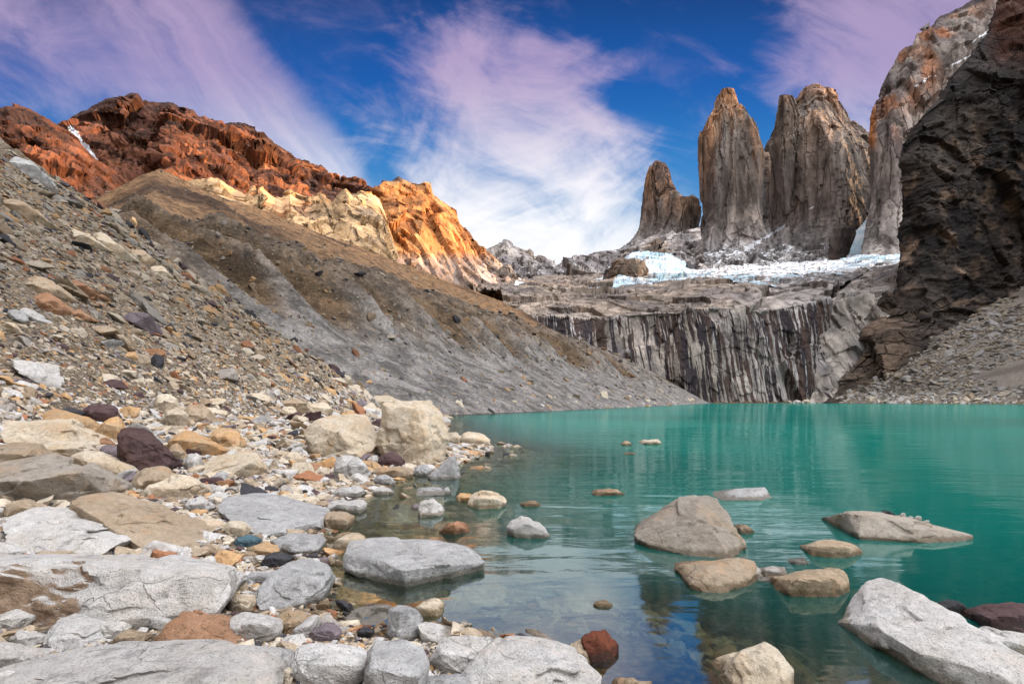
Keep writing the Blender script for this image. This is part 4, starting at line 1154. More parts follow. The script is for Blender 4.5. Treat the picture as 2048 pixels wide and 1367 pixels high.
B('flat cream block under the wide layered slab', 'cream', [(78, 890), (110, 880), (168, 882), (180, 897), (170, 908), (110, 918), (86, 905)], 0.9)
B('tan slab end jutting in at the left edge above the massive tan boulder', 'tan', [(-40, 905), (-20, 886), (42, 889), (82, 886), (84, 900), (40, 916), (0, 932), (-40, 935)], 1.0)
B('orange tan sloping slab behind the wide layered slab', 'ochre', [(75, 838), (84, 822), (110, 816), (165, 830), (180, 836), (182, 860), (160, 866), (120, 856)], 1.2, short='orange tan slab')
B('ochre angular block left of the large maroon boulder', 'ochre',
  [(178, 878), (192, 858), (214, 840), (240, 828), (247, 846), (246, 860), (226, 880), (200, 884)], 0.7, short='ochre angular block')
B('rusty brown stone below the ochre angular block', 'rust', [(180, 890), (192, 878), (212, 873), (224, 882), (214, 893), (186, 898)], 0.45, name='stone', cat='stone')
B('pale bulging boulder right of the massive tan boulder', 'cream',
  [(140, 912), (160, 900), (198, 900), (225, 915), (246, 930), (259, 943), (250, 951), (215, 950), (180, 945), (172, 928)], 0.9, short='pale bulging boulder')
B('low tan boulder with a shadowed underside in the middle of the left beach', 'tan',
  [(258, 975), (264, 952), (290, 934), (318, 930), (345, 938), (360, 950), (330, 962), (290, 972), (270, 986)], 0.9)
B('bright cream rock heap right of the low tan boulder', 'cream', [(278, 990), (300, 968), (340, 955), (375, 945), (396, 960), (398, 975), (370, 988), (310, 1002), (285, 1000)], 0.9, short='bright cream rock')
B('long cream slab lying left of the pair of shore boulders', 'cream',
  [(397, 945, .35), (412, 925, .6), (440, 910, .85), (490, 899, 1.0), (515, 906, .95), (523, 920, .7), (522, 935, .45), (470, 946, .2), (450, 958, .08), (408, 958, 0), (400, 952, .1), (500, 926, .3)], 1.3, (450, 960), level=6, short='long cream slab')
B('broad orange wedge rock right of the large maroon boulder', 'ochre', [(332, 884), (355, 868), (378, 859), (410, 872), (440, 886), (446, 900), (420, 906), (390, 912), (350, 898)], 1.0, short='orange wedge')
B('squarish two toned block beside the orange wedge', 'ochre', [(416, 874), (432, 856), (462, 855), (480, 862), (480, 890), (468, 896), (442, 896)], 0.9, short='two toned block')
B('tan stone tucked against the right side of the large maroon boulder', 'tan', [(335, 908), (342, 890), (356, 886), (370, 902), (366, 918), (352, 926), (338, 920)], 0.5, name='stone', cat='stone')
B('dark speckled stone on the front of the orange wedge', 'maroon', [(365, 898), (380, 887), (396, 890), (408, 905), (396, 912), (374, 912)], 0.5, name='stone', cat='stone')
B('white stone in front of the orange wedge', 'pale', [(369, 925), (376, 907), (392, 906), (402, 912), (398, 928), (388, 940), (374, 936)], 0.45, name='stone', cat='stone')
B('paler and lower of the two big boulders on the shore', 'cream',
  [(606, 866, .35), (618, 846, .5), (640, 830, .75), (680, 826, .9), (735, 827, .95), (748, 850, .75), (756, 876, .5), (745, 902, .25), (722, 919, .1), (700, 914, .05), (655, 916, .08), (620, 898, .12), (676, 862, .1), (690, 880, .05), (640, 850, .3)], 1.9, (690, 921), level=6, short='lower big shore boulder')
B('tallest cube like boulder at the water edge', 'cream',
  [(760, 806, .35), (785, 803, .75), (830, 800, 1.0), (868, 800, .95), (882, 822, .7), (896, 856, .55), (893, 885, .4), (884, 912, .3), (858, 930, .08), (826, 912, .0), (775, 890, .1), (757, 872, .25), (775, 812, .25), (835, 818, .2), (850, 872, .0)], 1.7, (850, 932), level=6, short='tallest shore boulder')
B('low cream boulder behind the tallest shore boulder on the left', 'cream', [(735, 808), (748, 790), (775, 790), (800, 800), (800, 815), (750, 818)], 2.0)
B('rounded pale boulder in the lake right of the tallest shore boulder', 'cream', [(914, 880), (918, 866), (942, 859), (968, 864), (985, 876), (983, 888), (960, 893), (922, 893)], 1.3, sharp=12, short='rounded lake boulder')
B('pale block between the tallest boulder and the rounded lake boulder', 'cream', [(890, 878), (896, 864), (912, 862), (922, 872), (920, 888), (900, 890)], 1.0)
B('triangular grey rock standing in the water below the tallest boulder', 'grey',
  [(856, 952, .3), (876, 932, .5), (898, 916, .7), (911, 910, .75), (917, 928, .6), (922, 956, .35), (915, 959, .1), (862, 958, 0), (905, 930, .2)], 0.8, short='triangular grey rock')
B('low brick shaped stone in the water below the triangular rock', 'grey', [(828, 982, .3), (834, 975, .7), (884, 974, .7), (890, 982, .3), (888, 989, .05), (832, 991, 0)], 0.5, name='stone', cat='stone')
B('tiny pointed stone at the right end of the brick shaped stone', 'grey', [(886, 986), (890, 975), (896, 972), (902, 984), (897, 989)], 0.25, name='stone', cat='stone')
B('blocky pale rock in the shallows with a cream right face', 'pale', [(835, 1012, .3), (840, 999, .6), (864, 996, .8), (876, 1004, .7), (888, 1022, .4), (872, 1034, .08), (842, 1034, 0), (866, 1006, .25)], 0.5, short='blocky shallows rock')
B('round cream boulder in the shallows', 'cream', [(934, 1004), (942, 990), (965, 979), (990, 980), (1012, 996), (1014, 1006), (992, 1016), (960, 1018), (940, 1014)], 0.8, short='round cream boulder')
B('small orange stone left of the round cream boulder', 'ochre', [(912, 994), (920, 985), (938, 985), (946, 994), (934, 1003), (916, 1003)], 0.5, name='stone', cat='stone')
B('low red brown stone breaking the surface in the shallows', 'rust', [(876, 1062), (894, 1048), (914, 1041), (928, 1044), (940, 1060), (925, 1066), (890, 1068)], 0.5, name='stone', cat='stone', short='red brown surface stone')
B('pale jagged rock in the water between the shallows and the pyramid boulder', 'pale',
  [(1013, 1054), (1022, 1042), (1040, 1034), (1058, 1044), (1078, 1042), (1092, 1056), (1100, 1070), (1090, 1078), (1055, 1078), (1022, 1066)], 0.6, short='jagged pale rock')
B('brown rock tip at the surface in the turquoise water', 'brown', [(1182, 988), (1202, 978), (1218, 974), (1234, 982), (1252, 988), (1230, 992), (1195, 992)], 0.7, name='stone', cat='stone')
B('low brown stone awash right of the round cream boulder', 'brown', [(1040, 1006), (1052, 1002), (1068, 1000), (1082, 1010), (1070, 1014), (1048, 1012)], 0.5, name='stone', cat='stone')
B('largest pyramid shaped boulder in the lake', 'weathered',
  [(1270, 1072, .45), (1300, 1040, .55), (1328, 1012, .65), (1352, 998, .75), (1376, 996, .72), (1434, 997, .74), (1390, 1008, .48), (1404, 1026, .32), (1456, 1036, .46), (1480, 1060, .34), (1492, 1092, .24), (1482, 1106, .12), (1460, 1119, 0), (1380, 1111, .1), (1300, 1088, .28), (1440, 1080, .12)], 1.5, (1460, 1119), level=6, rough=.022, short='pyramid boulder')
B('low wedge rock in the water behind the pyramid boulder', 'grey', [(1430, 995, .3), (1470, 984, .5), (1505, 975, .7), (1532, 971, .8), (1540, 986, .6), (1543, 1001, .3), (1530, 1003, .05), (1440, 1001, 0), (1522, 980, .3)], 1.0, (1500, 1003), short='low wedge rock')
B('brown stone showing behind the right side of the pyramid boulder', 'brown', [(1474, 1056), (1482, 1048), (1496, 1052), (1512, 1062), (1500, 1068), (1480, 1068)], 0.4, name='stone', cat='stone')
B('leaning slab in the water carrying a line of small pebbles', 'weathered',
  [(1694, 1026, .40), (1748, 1027, .62), (1800, 1030, .62), (1850, 1045, .46), (1905, 1060, .27), (1954, 1071, .12), (1930, 1078, .06), (1872, 1087, .0), (1840, 1083, 0), (1790, 1076, .05), (1718, 1071, .1), (1708, 1060, .2), (1835, 1054, .10), (1720, 1030, .26)], 1.3, (1840, 1086), level=6, rough=.02, short='pebble topped slab')
for lb, mt, pts_ in (('dark splinter stone lying on top of the leaning slab', 'slate', [(1760, 1026), (1766, 1019), (1780, 1022), (1792, 1029), (1780, 1032)]),
                     ('largest white pebble on the leaning slab next to the dark splinter', 'pale', [(1800, 1032), (1804, 1024), (1811, 1025), (1813, 1033), (1806, 1036)]),
                     ('flat white pebble in the middle of the line on the leaning slab', 'pale', [(1814, 1035), (1820, 1030), (1828, 1033), (1826, 1038), (1818, 1039)]),
                     ('pale pebble second from the right end of the line on the leaning slab', 'pale', [(1828, 1039), (1834, 1030), (1843, 1032), (1844, 1040), (1836, 1042)]),
                     ('white pebble at the right end of the line on the leaning slab', 'pale', [(1846, 1043), (1852, 1038), (1859, 1040), (1858, 1045), (1850, 1046)])):
    ymax = max(p[1] for p in pts_)
    B(lb, mt, pts_, 0.08, name='pebble', cat='pebble', level=4, Y=1740.8 / 285 * 1.0 + 0.75, lift=1.0)
B('flat pale rock with an ochre underwater ledge behind the brown shallows rock', 'tan', [(1612, 1098), (1636, 1082), (1672, 1078), (1705, 1086), (1728, 1099), (1690, 1106), (1655, 1116), (1624, 1112)], 0.8, short='flat rock with ledge')
B('sloping flat tan rock left of the row of small white stones', 'tan',
  [(1374, 1166, .1), (1394, 1147, .2), (1436, 1131, .36), (1482, 1115, .58), (1510, 1121, .55), (1520, 1140, .36), (1500, 1160, .16), (1444, 1186, 0), (1412, 1181, 0), (1440, 1150, .12)], 0.9, short='sloping flat rock')
B('roundest white stone in the row between two brown rocks', 'pale', [(1487, 1146), (1494, 1133), (1512, 1131), (1525, 1142), (1524, 1154), (1500, 1156)], 0.3, name='stone', cat='stone')
B('larger oval white stone in the row between two brown rocks', 'pale', [(1523, 1146), (1530, 1134), (1552, 1130), (1570, 1133), (1574, 1146), (1558, 1154), (1530, 1155)], 0.35, name='stone', cat='stone')
B('thin flat stone lying in front of the oval white stone', 'grey', [(1514, 1158), (1530, 1153), (1556, 1152), (1560, 1160), (1540, 1164), (1520, 1163)], 0.25, name='stone', cat='stone')
B('small grey stone in open water behind the row of white stones', 'grey', [(1580, 1124), (1590, 1115), (1606, 1116), (1622, 1126), (1608, 1130), (1590, 1128)], 0.3, name='stone', cat='stone')
B('dark brown angular rock right of the row of white stones', 'brown',
  [(1548, 1172), (1572, 1154), (1600, 1142), (1640, 1137), (1684, 1139), (1696, 1156), (1704, 1174), (1690, 1194), (1640, 1192), (1580, 1186)], 0.8, ridge=.3, short='dark brown angular rock')
B('huge pale granite slab running out at the lower right', 'pale',
  [(1670, 1242, .97), (1684, 1222, 1.05), (1700, 1196, 1.15), (1720, 1172, 1.22), (1750, 1148, 1.35), (1792, 1160, 1.12), (1832, 1190, .82), (1880, 1220, .6), (1940, 1246, .42), (2000, 1275, .22), (2100, 1330, -.05), (2130, 1450, -.35), (1940, 1395, 0), (1880, 1362, .1), (1800, 1318, .4), (1722, 1272, .74), (1694, 1226, .95), (1760, 1256, .52), (1832, 1303, .22), (1890, 1318, .1), (2010, 1350, -.12)], 1.0, (1900, 1385), level=6, rough=.024, short='huge right slab')
B('mottled greenish stone behind the huge right slab', 'slate', [(1868, 1212), (1880, 1200), (1905, 1197), (1932, 1210), (1938, 1224), (1912, 1231), (1880, 1228)], 0.4, name='stone', cat='stone')
B('dark maroon wet rock at the right edge', 'maroon', [(1956, 1228), (1972, 1212), (1988, 1203), (2030, 1202), (2070, 1214), (2080, 1250), (2050, 1268), (1990, 1256)], 0.5, level=5, short='maroon rock at right')
B('pale rock edge behind the huge right slab at the right', 'pale', [(1950, 1266), (1968, 1256), (2010, 1264), (2070, 1270), (2080, 1310), (2030, 1312), (1985, 1290)], 0.4)
B('wet red stone half sunk beside the big pale bottom boulder', 'red',
  [(1162, 1272, .3), (1180, 1262, .5), (1210, 1254, .7), (1224, 1270, .7), (1236, 1290, .5), (1228, 1312, .25), (1205, 1327, .05), (1182, 1318, 0), (1170, 1295, .1), (1200, 1280, .1)], 0.3, name='stone', cat='stone', short='wet red stone')
B('small tan rock wedged between the big pale boulder and the wet red stone', 'tan', [(1130, 1300), (1142, 1284), (1160, 1277), (1176, 1292), (1182, 1318), (1176, 1330), (1150, 1312)], 0.35, name='stone', cat='stone')
B('dark flat rock cut by the bottom edge of the picture', 'brown', [(1222, 1372), (1232, 1354), (1265, 1352), (1302, 1362), (1310, 1390), (1230, 1395)], 0.3)
B('blocky cream rock at the bottom beside its sunken ochre half', 'cream',
  [(1464, 1350, .3), (1470, 1318, .45), (1484, 1298, .6), (1528, 1284, .8), (1552, 1294, .75), (1566, 1320, .6), (1580, 1340, .5), (1562, 1356, .3), (1585, 1390, .1), (1520, 1420, 0), (1462, 1410, 0), (1520, 1318, .3)], 0.45, (1520, 1405), level=6, short='blocky bottom rock')
B('sunken ochre rock glowing under the water right of the blocky bottom rock', 'ochre', [(1545, 1330), (1560, 1300), (1585, 1300), (1615, 1340), (1625, 1375), (1600, 1395), (1555, 1390)], 0.4, floor=-0.30, name='sunken_boulder', cat='boulder')
B('sunken brown slab under water at the bottom right', 'ochre', [(1690, 1356), (1720, 1344), (1770, 1345), (1815, 1362), (1840, 1390), (1760, 1410), (1700, 1395)], 0.5, floor=-0.25, name='sunken_boulder', cat='boulder')
B('sunken yellow brown slab by the right edge in deeper water', 'ochre', [(1905, 1148), (1935, 1130), (2000, 1131), (2060, 1138), (2070, 1162), (1990, 1160), (1930, 1158)], 0.9, floor=-0.12, name='sunken_boulder', cat='boulder')
B('small mossy brown tip alone in the mirrored sky', 'brown', [(1186, 1208), (1196, 1200), (1212, 1198), (1226, 1208), (1218, 1216), (1200, 1216)], 0.3, name='stone', cat='stone')
B('larger of the far stones standing out in the middle of the lake', 'cream', [(1284, 887), (1290, 879), (1316, 878), (1322, 886), (1310, 889)], 1.5, name='stone', cat='stone')
B('dark far stone left of the larger far stone in the lake', 'brown', [(1244, 888), (1250, 880), (1258, 882), (1264, 889), (1252, 891)], 0.8, name='stone', cat='stone')
B('flat far stone barely awash below the other far stones', 'tan', [(1246, 907), (1256, 904), (1268, 904), (1272, 908), (1258, 909)], 0.8, name='stone', cat='stone')
B('white angular rock standing before the long stained slab', 'pale',
  [(82, 1300, .2), (98, 1262, .4), (122, 1236, .6), (165, 1218, .9), (176, 1222, .85), (200, 1268, .5), (206, 1284, .4), (172, 1300, .15), (148, 1304, .05), (108, 1313, 0), (132, 1276, .12), (100, 1280, .12)], 0.5, level=6, short='white angular rock')
B('orange granite triangular rock behind the nearest slab', 'rust',
  [(298, 1297, .3), (325, 1270, .4), (330, 1252, .45), (345, 1238, .55), (365, 1222, .7), (395, 1225, .75), (425, 1240, .7), (455, 1262, .6), (495, 1285, .5), (480, 1300, .2), (340, 1310, 0), (372, 1245, .4)], 0.55, level=6, short='orange granite rock')
B('small pink orange block perched on the orange granite rock', 'rust', [(372, 1218), (382, 1210), (396, 1203), (402, 1216), (415, 1230), (405, 1240), (390, 1246), (380, 1234)], 0.2, name='stone', cat='stone', Y=3.55, lift=1.0)
B('black slate wedge leaning on the front of the long stained slab', 'slate', [(272, 1222), (290, 1205), (325, 1193), (355, 1197), (364, 1210), (330, 1222), (300, 1232), (288, 1246)], 0.35, name='stone', cat='stone', short='black slate wedge')
B('white lumpy rock between the slate wedge and the orange granite rock', 'pale', [(288, 1232), (300, 1222), (330, 1218), (352, 1224), (340, 1246), (318, 1266), (302, 1258)], 0.35, name='stone', cat='stone')
B('rounded white rock right of the orange granite rock', 'pale', [(450, 1250), (466, 1232), (500, 1222), (535, 1228), (560, 1252), (560, 1272), (535, 1284), (490, 1286), (462, 1276)], 0.5, sharp=14, short='rounded white rock')
B('brownish rock right of the rounded white rock', 'brown', [(540, 1246), (560, 1226), (592, 1218), (616, 1228), (618, 1244), (590, 1262), (560, 1272)], 0.45)
B('cream cube stone at the right end of the long stained slab', 'cream', [(450, 1212), (456, 1188), (480, 1185), (508, 1188), (510, 1212), (495, 1228), (460, 1230)], 0.4, name='stone', cat='stone', short='cream cube stone')
B('purple rounded stone near the water left of the flat layered stone', 'purple', [(612, 1272), (626, 1254), (650, 1244), (672, 1246), (686, 1264), (680, 1280), (640, 1284)], 0.35, name='stone', cat='stone', sharp=12)
B('leaning pale shard beside the purple rounded stone', 'pale', [(578, 1272), (590, 1256), (620, 1232), (636, 1229), (634, 1246), (612, 1270), (592, 1280)], 0.3, name='stone', cat='stone')
B('small brown stone at the water edge below the notched slab', 'brown', [(630, 1212), (640, 1200), (656, 1199), (662, 1210), (650, 1221), (636, 1220)], 0.25, name='stone', cat='stone')
B('blue green stone among pale cobbles', 'teal', [(467, 1086), (476, 1072), (500, 1068), (510, 1078), (508, 1090), (486, 1097), (470, 1094)], 0.4, name='stone', cat='stone', short='blue green stone')
B('black blue stone below the pale striped block', 'slate', [(520, 1126), (532, 1108), (552, 1102), (575, 1110), (580, 1120), (560, 1134), (530, 1136)], 0.4, name='stone', cat='stone')
B('orange tan stone right of the blue green stone', 'ochre', [(501, 1106), (508, 1090), (530, 1085), (552, 1090), (558, 1102), (535, 1112), (510, 1114)], 0.4, name='stone', cat='stone')
B('pale striped block at the foot of the broad smooth slab', 'grey', [(545, 1082, .5), (580, 1066, .9), (640, 1067, .9), (643, 1082, .5), (638, 1098, .2), (590, 1114, .0), (552, 1108, .1), (582, 1090, .1), (636, 1076, .4)], 0.6, short='pale striped block')
B('round cream stone left of the blue green stone', 'cream', [(448, 1055), (456, 1040), (478, 1037), (494, 1046), (496, 1062), (478, 1072), (462, 1074)], 0.4, name='stone', cat='stone', sharp=14)
B('flat cream stone left of the round cream stone', 'cream', [(380, 1044), (388, 1034), (430, 1033), (443, 1042), (440, 1058), (410, 1064), (384, 1056)], 0.45, name='stone', cat='stone', sharp=16)
B('bright white stone below the bright cream rock', 'pale', [(368, 1012), (376, 996), (400, 992), (416, 1002), (416, 1018), (395, 1026), (374, 1024)], 0.45, name='stone', cat='stone')
B('low cream rock in the water behind the flat topped slab', 'cream', [(660, 1096), (680, 1078), (705, 1062), (718, 1062), (735, 1076), (734, 1094), (700, 1104), (668, 1104)], 0.5, short='low cream rock')
B('flat tan rock at the water edge right of the broad smooth slab', 'tan', [(640, 1040), (655, 1024), (685, 1020), (702, 1028), (702, 1046), (670, 1056), (648, 1054)], 0.6)
B('long pale rock at the water edge with a round right end', 'pale', [(645, 1014), (665, 1002), (700, 1000), (722, 996), (734, 1006), (728, 1020), (690, 1026), (655, 1022)], 0.5)
B('flat white stone lying at the waterline above the long pale rock', 'pale', [(662, 984), (680, 974), (715, 970), (730, 978), (720, 990), (690, 996), (668, 994)], 0.5, name='stone', cat='stone')
B('small white stone awash right of the flat white waterline stone', 'pale', [(738, 984), (758, 972), (772, 974), (788, 984), (770, 990), (745, 990)], 0.4, name='stone', cat='stone')
B('round purple red stone under the tallest shore boulder', 'maroon', [(750, 920), (760, 906), (785, 902), (806, 912), (808, 926), (785, 934), (758, 932)], 0.7, name='stone', cat='stone', sharp=12, short='round purple red stone')
B('flat tan stone below the round purple red stone', 'tan', [(744, 944), (752, 934), (800, 932), (824, 936), (826, 948), (800, 955), (760, 956)], 0.6, name='stone', cat='stone')
B('white triangular stone left of the round purple red stone', 'pale', [(690, 940), (700, 918), (712, 910), (730, 926), (742, 942), (730, 954), (700, 954)], 0.5, name='stone', cat='stone')
B('upright pale stone below the lower big shore boulder', 'pale', [(664, 948), (670, 922), (680, 911), (692, 930), (690, 950), (676, 958)], 0.4, name='stone', cat='stone')
B('striped grey stone at the waterline below the flat tan stone', 'grey', [(742, 968), (752, 952), (770, 946), (788, 958), (790, 968), (765, 972)], 0.45, name='stone', cat='stone')
B('grey block at the foot of the tallest shore boulder', 'grey', [(826, 946), (832, 932), (850, 928), (862, 940), (856, 952), (832, 952)], 0.6, name='stone', cat='stone')
B('pale flat rock under the tilted notched slab at its left', 'grey', [(478, 1160), (500, 1145), (545, 1138), (560, 1150), (530, 1168), (490, 1172)], 0.4)
B('white lump at the far left edge beside the stained slab', 'pale', [(-30, 1100), (-10, 1084), (14, 1082), (22, 1096), (14, 1116), (-30, 1124)], 0.4)
B('pale rock with rust spots at the left edge under the stained slab', 'pale', [(-20, 1245), (0, 1226), (36, 1214), (50, 1222), (52, 1245), (20, 1262), (-20, 1258)], 0.4)
B('big speckled pale rock in the left bottom corner behind the nearest slab', 'pale', [(-30, 1300), (0, 1282), (35, 1288), (60, 1308), (70, 1325), (40, 1340), (-30, 1345)], 0.4, short='corner rock')
B('leaning pale splinter left of the white angular rock', 'pale', [(24, 1285), (32, 1262), (40, 1258), (54, 1280), (58, 1302), (40, 1300)], 0.25, name='stone', cat='stone')
B('pale rock right of the white angular rock', 'pale', [(190, 1262), (198, 1242), (225, 1235), (248, 1245), (248, 1262), (225, 1276), (204, 1280)], 0.4, name='stone', cat='stone')
B('grey brown triangular stone before the black slate wedge', 'brown', [(218, 1290), (238, 1268), (258, 1256), (284, 1272), (280, 1288), (245, 1296)], 0.35, name='stone', cat='stone')
B('small stone in the gap right of the nearest slab', 'cream', [(548, 1340), (556, 1320), (572, 1318), (586, 1345), (580, 1372), (556, 1372)], 0.25, name='stone', cat='stone')
# big single rocks up the left scree
for lb, mt, pts_, d_ in (
        ('tan wedge boulder on the left scree near the left edge', 'tan', [(34, 570), (42, 555), (70, 552), (105, 562), (116, 578), (100, 588), (60, 578)], 2.0),
        ('rust brown boulder low on the left scree', 'rust', [(54, 600), (70, 586), (95, 582), (116, 598), (118, 618), (96, 624), (64, 610)], 2.0),
        ('white pointed rock below the rust brown boulder on the scree', 'pale', [(22, 636), (34, 618), (50, 612), (70, 626), (72, 638), (40, 642)], 1.6),
        ('bright red brown stone on the scree right of the white pointed rock', 'rust', [(138, 632), (146, 620), (160, 618), (168, 630), (152, 636)], 1.2),
        ('ochre block standing on the scree crest', 'ochre', [(254, 452), (258, 434), (268, 428), (276, 440), (274, 454)], 2.4),
        ('long pale slab lying high on the scree', 'cream', [(186, 470), (200, 462), (228, 480), (250, 500), (238, 506), (210, 492)], 2.4),
        ('flat pale slab upper left on the scree', 'cream', [(130, 470), (146, 458), (180, 470), (192, 482), (170, 484)], 2.4),
        ('dark slab boulder high at the left edge of the scree', 'brown', [(-10, 408), (8, 392), (50, 404), (70, 424), (40, 430)], 3.0),
        ('grey layered rock high on the scree above the dark slab boulder', 'grey', [(10, 330), (30, 312), (60, 322), (78, 338), (50, 346)], 3.0),
        ('tan boulder right of the middle of the scree crest', 'tan', [(255, 505), (262, 496), (285, 500), (300, 512), (290, 520), (268, 516)], 2.4),
        ('pale angular boulder on the scree below its crest', 'cream', [(294, 545), (304, 532), (322, 530), (336, 544), (320, 552)], 2.0),
        ('rusty slab lying on the middle scree', 'rust', [(132, 566), (146, 556), (168, 572), (182, 586), (164, 588)], 1.8),
        ('flat white slab lying at the top of the cobble beach', 'cream', [(604, 818), (616, 806), (645, 803), (664, 816), (640, 828), (612, 828)], 2.0),
        ('flat tan slab at the top of the cobble beach left of the white one', 'tan', [(553, 812), (565, 798), (596, 796), (612, 806), (590, 820), (562, 822)], 2.0),
        ('rounded grey cream boulder left of the orange wedge top', 'cream', [(308, 805), (314, 788), (335, 786), (352, 796), (350, 815), (325, 828), (312, 822)], 1.2),
        ('rounded white tan boulder below the rounded grey cream boulder', 'cream', [(325, 838), (332, 818), (355, 814), (372, 822), (370, 844), (350, 854), (332, 850)], 1.0),
        ('tan boulder right of the rounded white tan boulder', 'tan', [(366, 820), (378, 808), (405, 808), (420, 822), (418, 842), (398, 848), (376, 840)], 1.2),
        ('dark grey flat stone left of the flat topped maroon stone', 'slate', [(103, 820), (115, 811), (140, 812), (160, 822), (150, 830), (120, 826)], 0.8)):
    big_ = 'stone' not in lb
    B(lb, mt, pts_, d_, name='boulder' if big_ else 'stone', cat='boulder' if big_ else 'stone', level=5)

# ---- the many: loose stones strewn over beach, scree, moraine and lake bed
def spread_polar(n_, r0, r1, a0, a1):
    r = np.exp(rng.uniform(np.log(r0), np.log(r1), n_)); a = np.radians(rng.uniform(a0, a1, n_))
    return r * np.sin(a), r * np.cos(a)


def slope_quat(x, y, e):
    zx = (land(x + e, y)[0] - land(x - e, y)[0]) / (2 * e)
    zy = (land(x, y + e)[0] - land(x, y - e)[0]) / (2 * e)
    return np.stack([-zx, -zy, np.ones_like(zx)], 1) / np.sqrt(zx ** 2 + zy ** 2 + 1)[:, None]


def strew(n_, r0, r1, a0, a1, keep, px_lo, px_hi, alpha, cap=9.0):
    """stones of power-law size: px_lo..px_hi is the apparent width they have from the path"""
    x, y = spread_polar(n_, r0, r1, a0, a1)
    z, inf = land(x, y)
    ok = keep(x, y, z, inf)
    x, y, z = x[ok], y[ok], z[ok]
    u_ = rng.uniform(0, 1, len(x))
    px = px_lo * (1 - u_ * (1 - (px_hi / px_lo) ** (-alpha))) ** (-1 / alpha)
    size = np.minimum(px / F * np.hypot(x, y), cap)
    return np.stack([x, y, z, size, px], 1)


pool = []
is_fan = lambda x, y, z, i: (i['d'] > -0.3) & ~i['wB'] & ~(i['wC'] & (x > 60)) & (y < 56) & (x < 1.5)
pool.append(strew(34000, 2.0, 20, -54, 4, is_fan, 8, 62, 2.15, 0.42))
pool.append(strew(46000, 9.0, 66, -54, -4, is_fan, 4.2, 46, 2.45, 1.7))
pool.append(strew(16000, 1.6, 22, -50, 50, lambda x, y, z, i: (i['d'] < 0.0) & (z > -0.75) & (z < -0.10), 16, 70, 2.0, 0.6))
pool.append(strew(18000, 55, 340, -42, 25, lambda x, y, z, i: i['wB'] & (i['dB'] < 85) & (rng.uniform(0, 1, len(x)) < np.where(i['dB'] < 18, 0.35, 0.9)), 3.2, 24, 2.4, 4.0))
pool.append(strew(2500, 150, 400, -40, 15, lambda x, y, z, i: i['wB'] & (i['dB'] >= 85), 2.2, 7, 2.6, 3.0))
pool.append(strew(26000, 250, 520, 28, 48, lambda x, y, z, i: i['wC'] & (x > 60) & (i['n_big'] > -0.22), 2.6, 20, 2.5, 6.0))
pool.append(strew(5000, 1.4, 14, -100, -54, is_fan, 9, 60, 2.2, 0.42))
S = np.concatenate(pool)
H_ = np.array(HEROES)
keep = np.ones(len(S), bool)
for hx, hy, hr in HEROES:
    dd = np.hypot(S[:, 0] - hx, S[:, 1] - hy)
    keep &= ~((dd < hr * 0.80 + S[:, 3] * 0.45) & ((S[:, 3] > 0.25 * hr) | (dd < hr * 0.55)))
S = S[keep]

# shared shapes
SHAPES = []
for k_ in range(14):
    rs = np.random.default_rng(100 + k_)
    m_ = rs.integers(9, 14)
    q_ = rs.normal(size=(m_, 3)); q_ /= np.linalg.norm(q_, axis=1)[:, None]
    q_ *= rs.uniform(0.8, 1.0, (m_, 1)) * np.array([1.0, rs.uniform(0.6, 0.9), rs.uniform(0.30, 0.66)])
    X, f_ = polytope(q_, 4, 60.0 if k_ % 4 else 14.0, 0.035, k_ * 3.1)
    X -= (X.max(0) + X.min(0)) / 2
    X /= np.ptp(X[:, 0])                                                 # one metre long
    SHAPES.append((X, f_))

CLASSES = ['pale', 'cream', 'grey', 'tan', 'ochre', 'rust', 'slate', 'maroon', 'purple']
PROB = np.array([.27, .24, .13, .15, .07, .035, .055, .03, .02]); PROB /= PROB.sum()
kind_i = rng.choice(len(CLASSES), len(S), p=PROB)
shape_i = rng.integers(0, len(SHAPES), len(S))
yaw = rng.uniform(0, 2 * np.pi, len(S))
tilt = rng.normal(0, 0.28, (len(S), 2))

# the 185 that show largest are objects of their own, told apart by look and neighbour
land_side = (S[:, 2] > 0.01) & (S[:, 0] < 2) & (np.hypot(S[:, 0], S[:, 1]) < 30)
spx = S[:, 0] / S[:, 1] * F + CX; spy = HY - (S[:, 2] + 0.2 * S[:, 3] - EYE) / S[:, 1] * F
inside = (spx > 4) & (spx < 2044) & (spy > 4) & (spy < 1362)
hidden = np.zeros(len(S), bool)
for hx, hy, hr in HEROES:                                                # those behind a boulder do not show
    hid_az = np.abs(np.arctan2(S[:, 0], S[:, 1]) - np.arctan2(hx, hy)) < hr / np.hypot(hx, hy) * 0.75
    hidden |= hid_az & (np.hypot(S[:, 0], S[:, 1]) > np.hypot(hx, hy)) & (np.hypot(S[:, 0], S[:, 1]) < np.hypot(hx, hy) + hr * 4)
score = np.where(land_side & inside & ~hidden, S[:, 4], 0)
N_ONE = 185
top = np.argsort(-score)[:N_ONE]
single = np.zeros(len(S), bool); single[top] = True

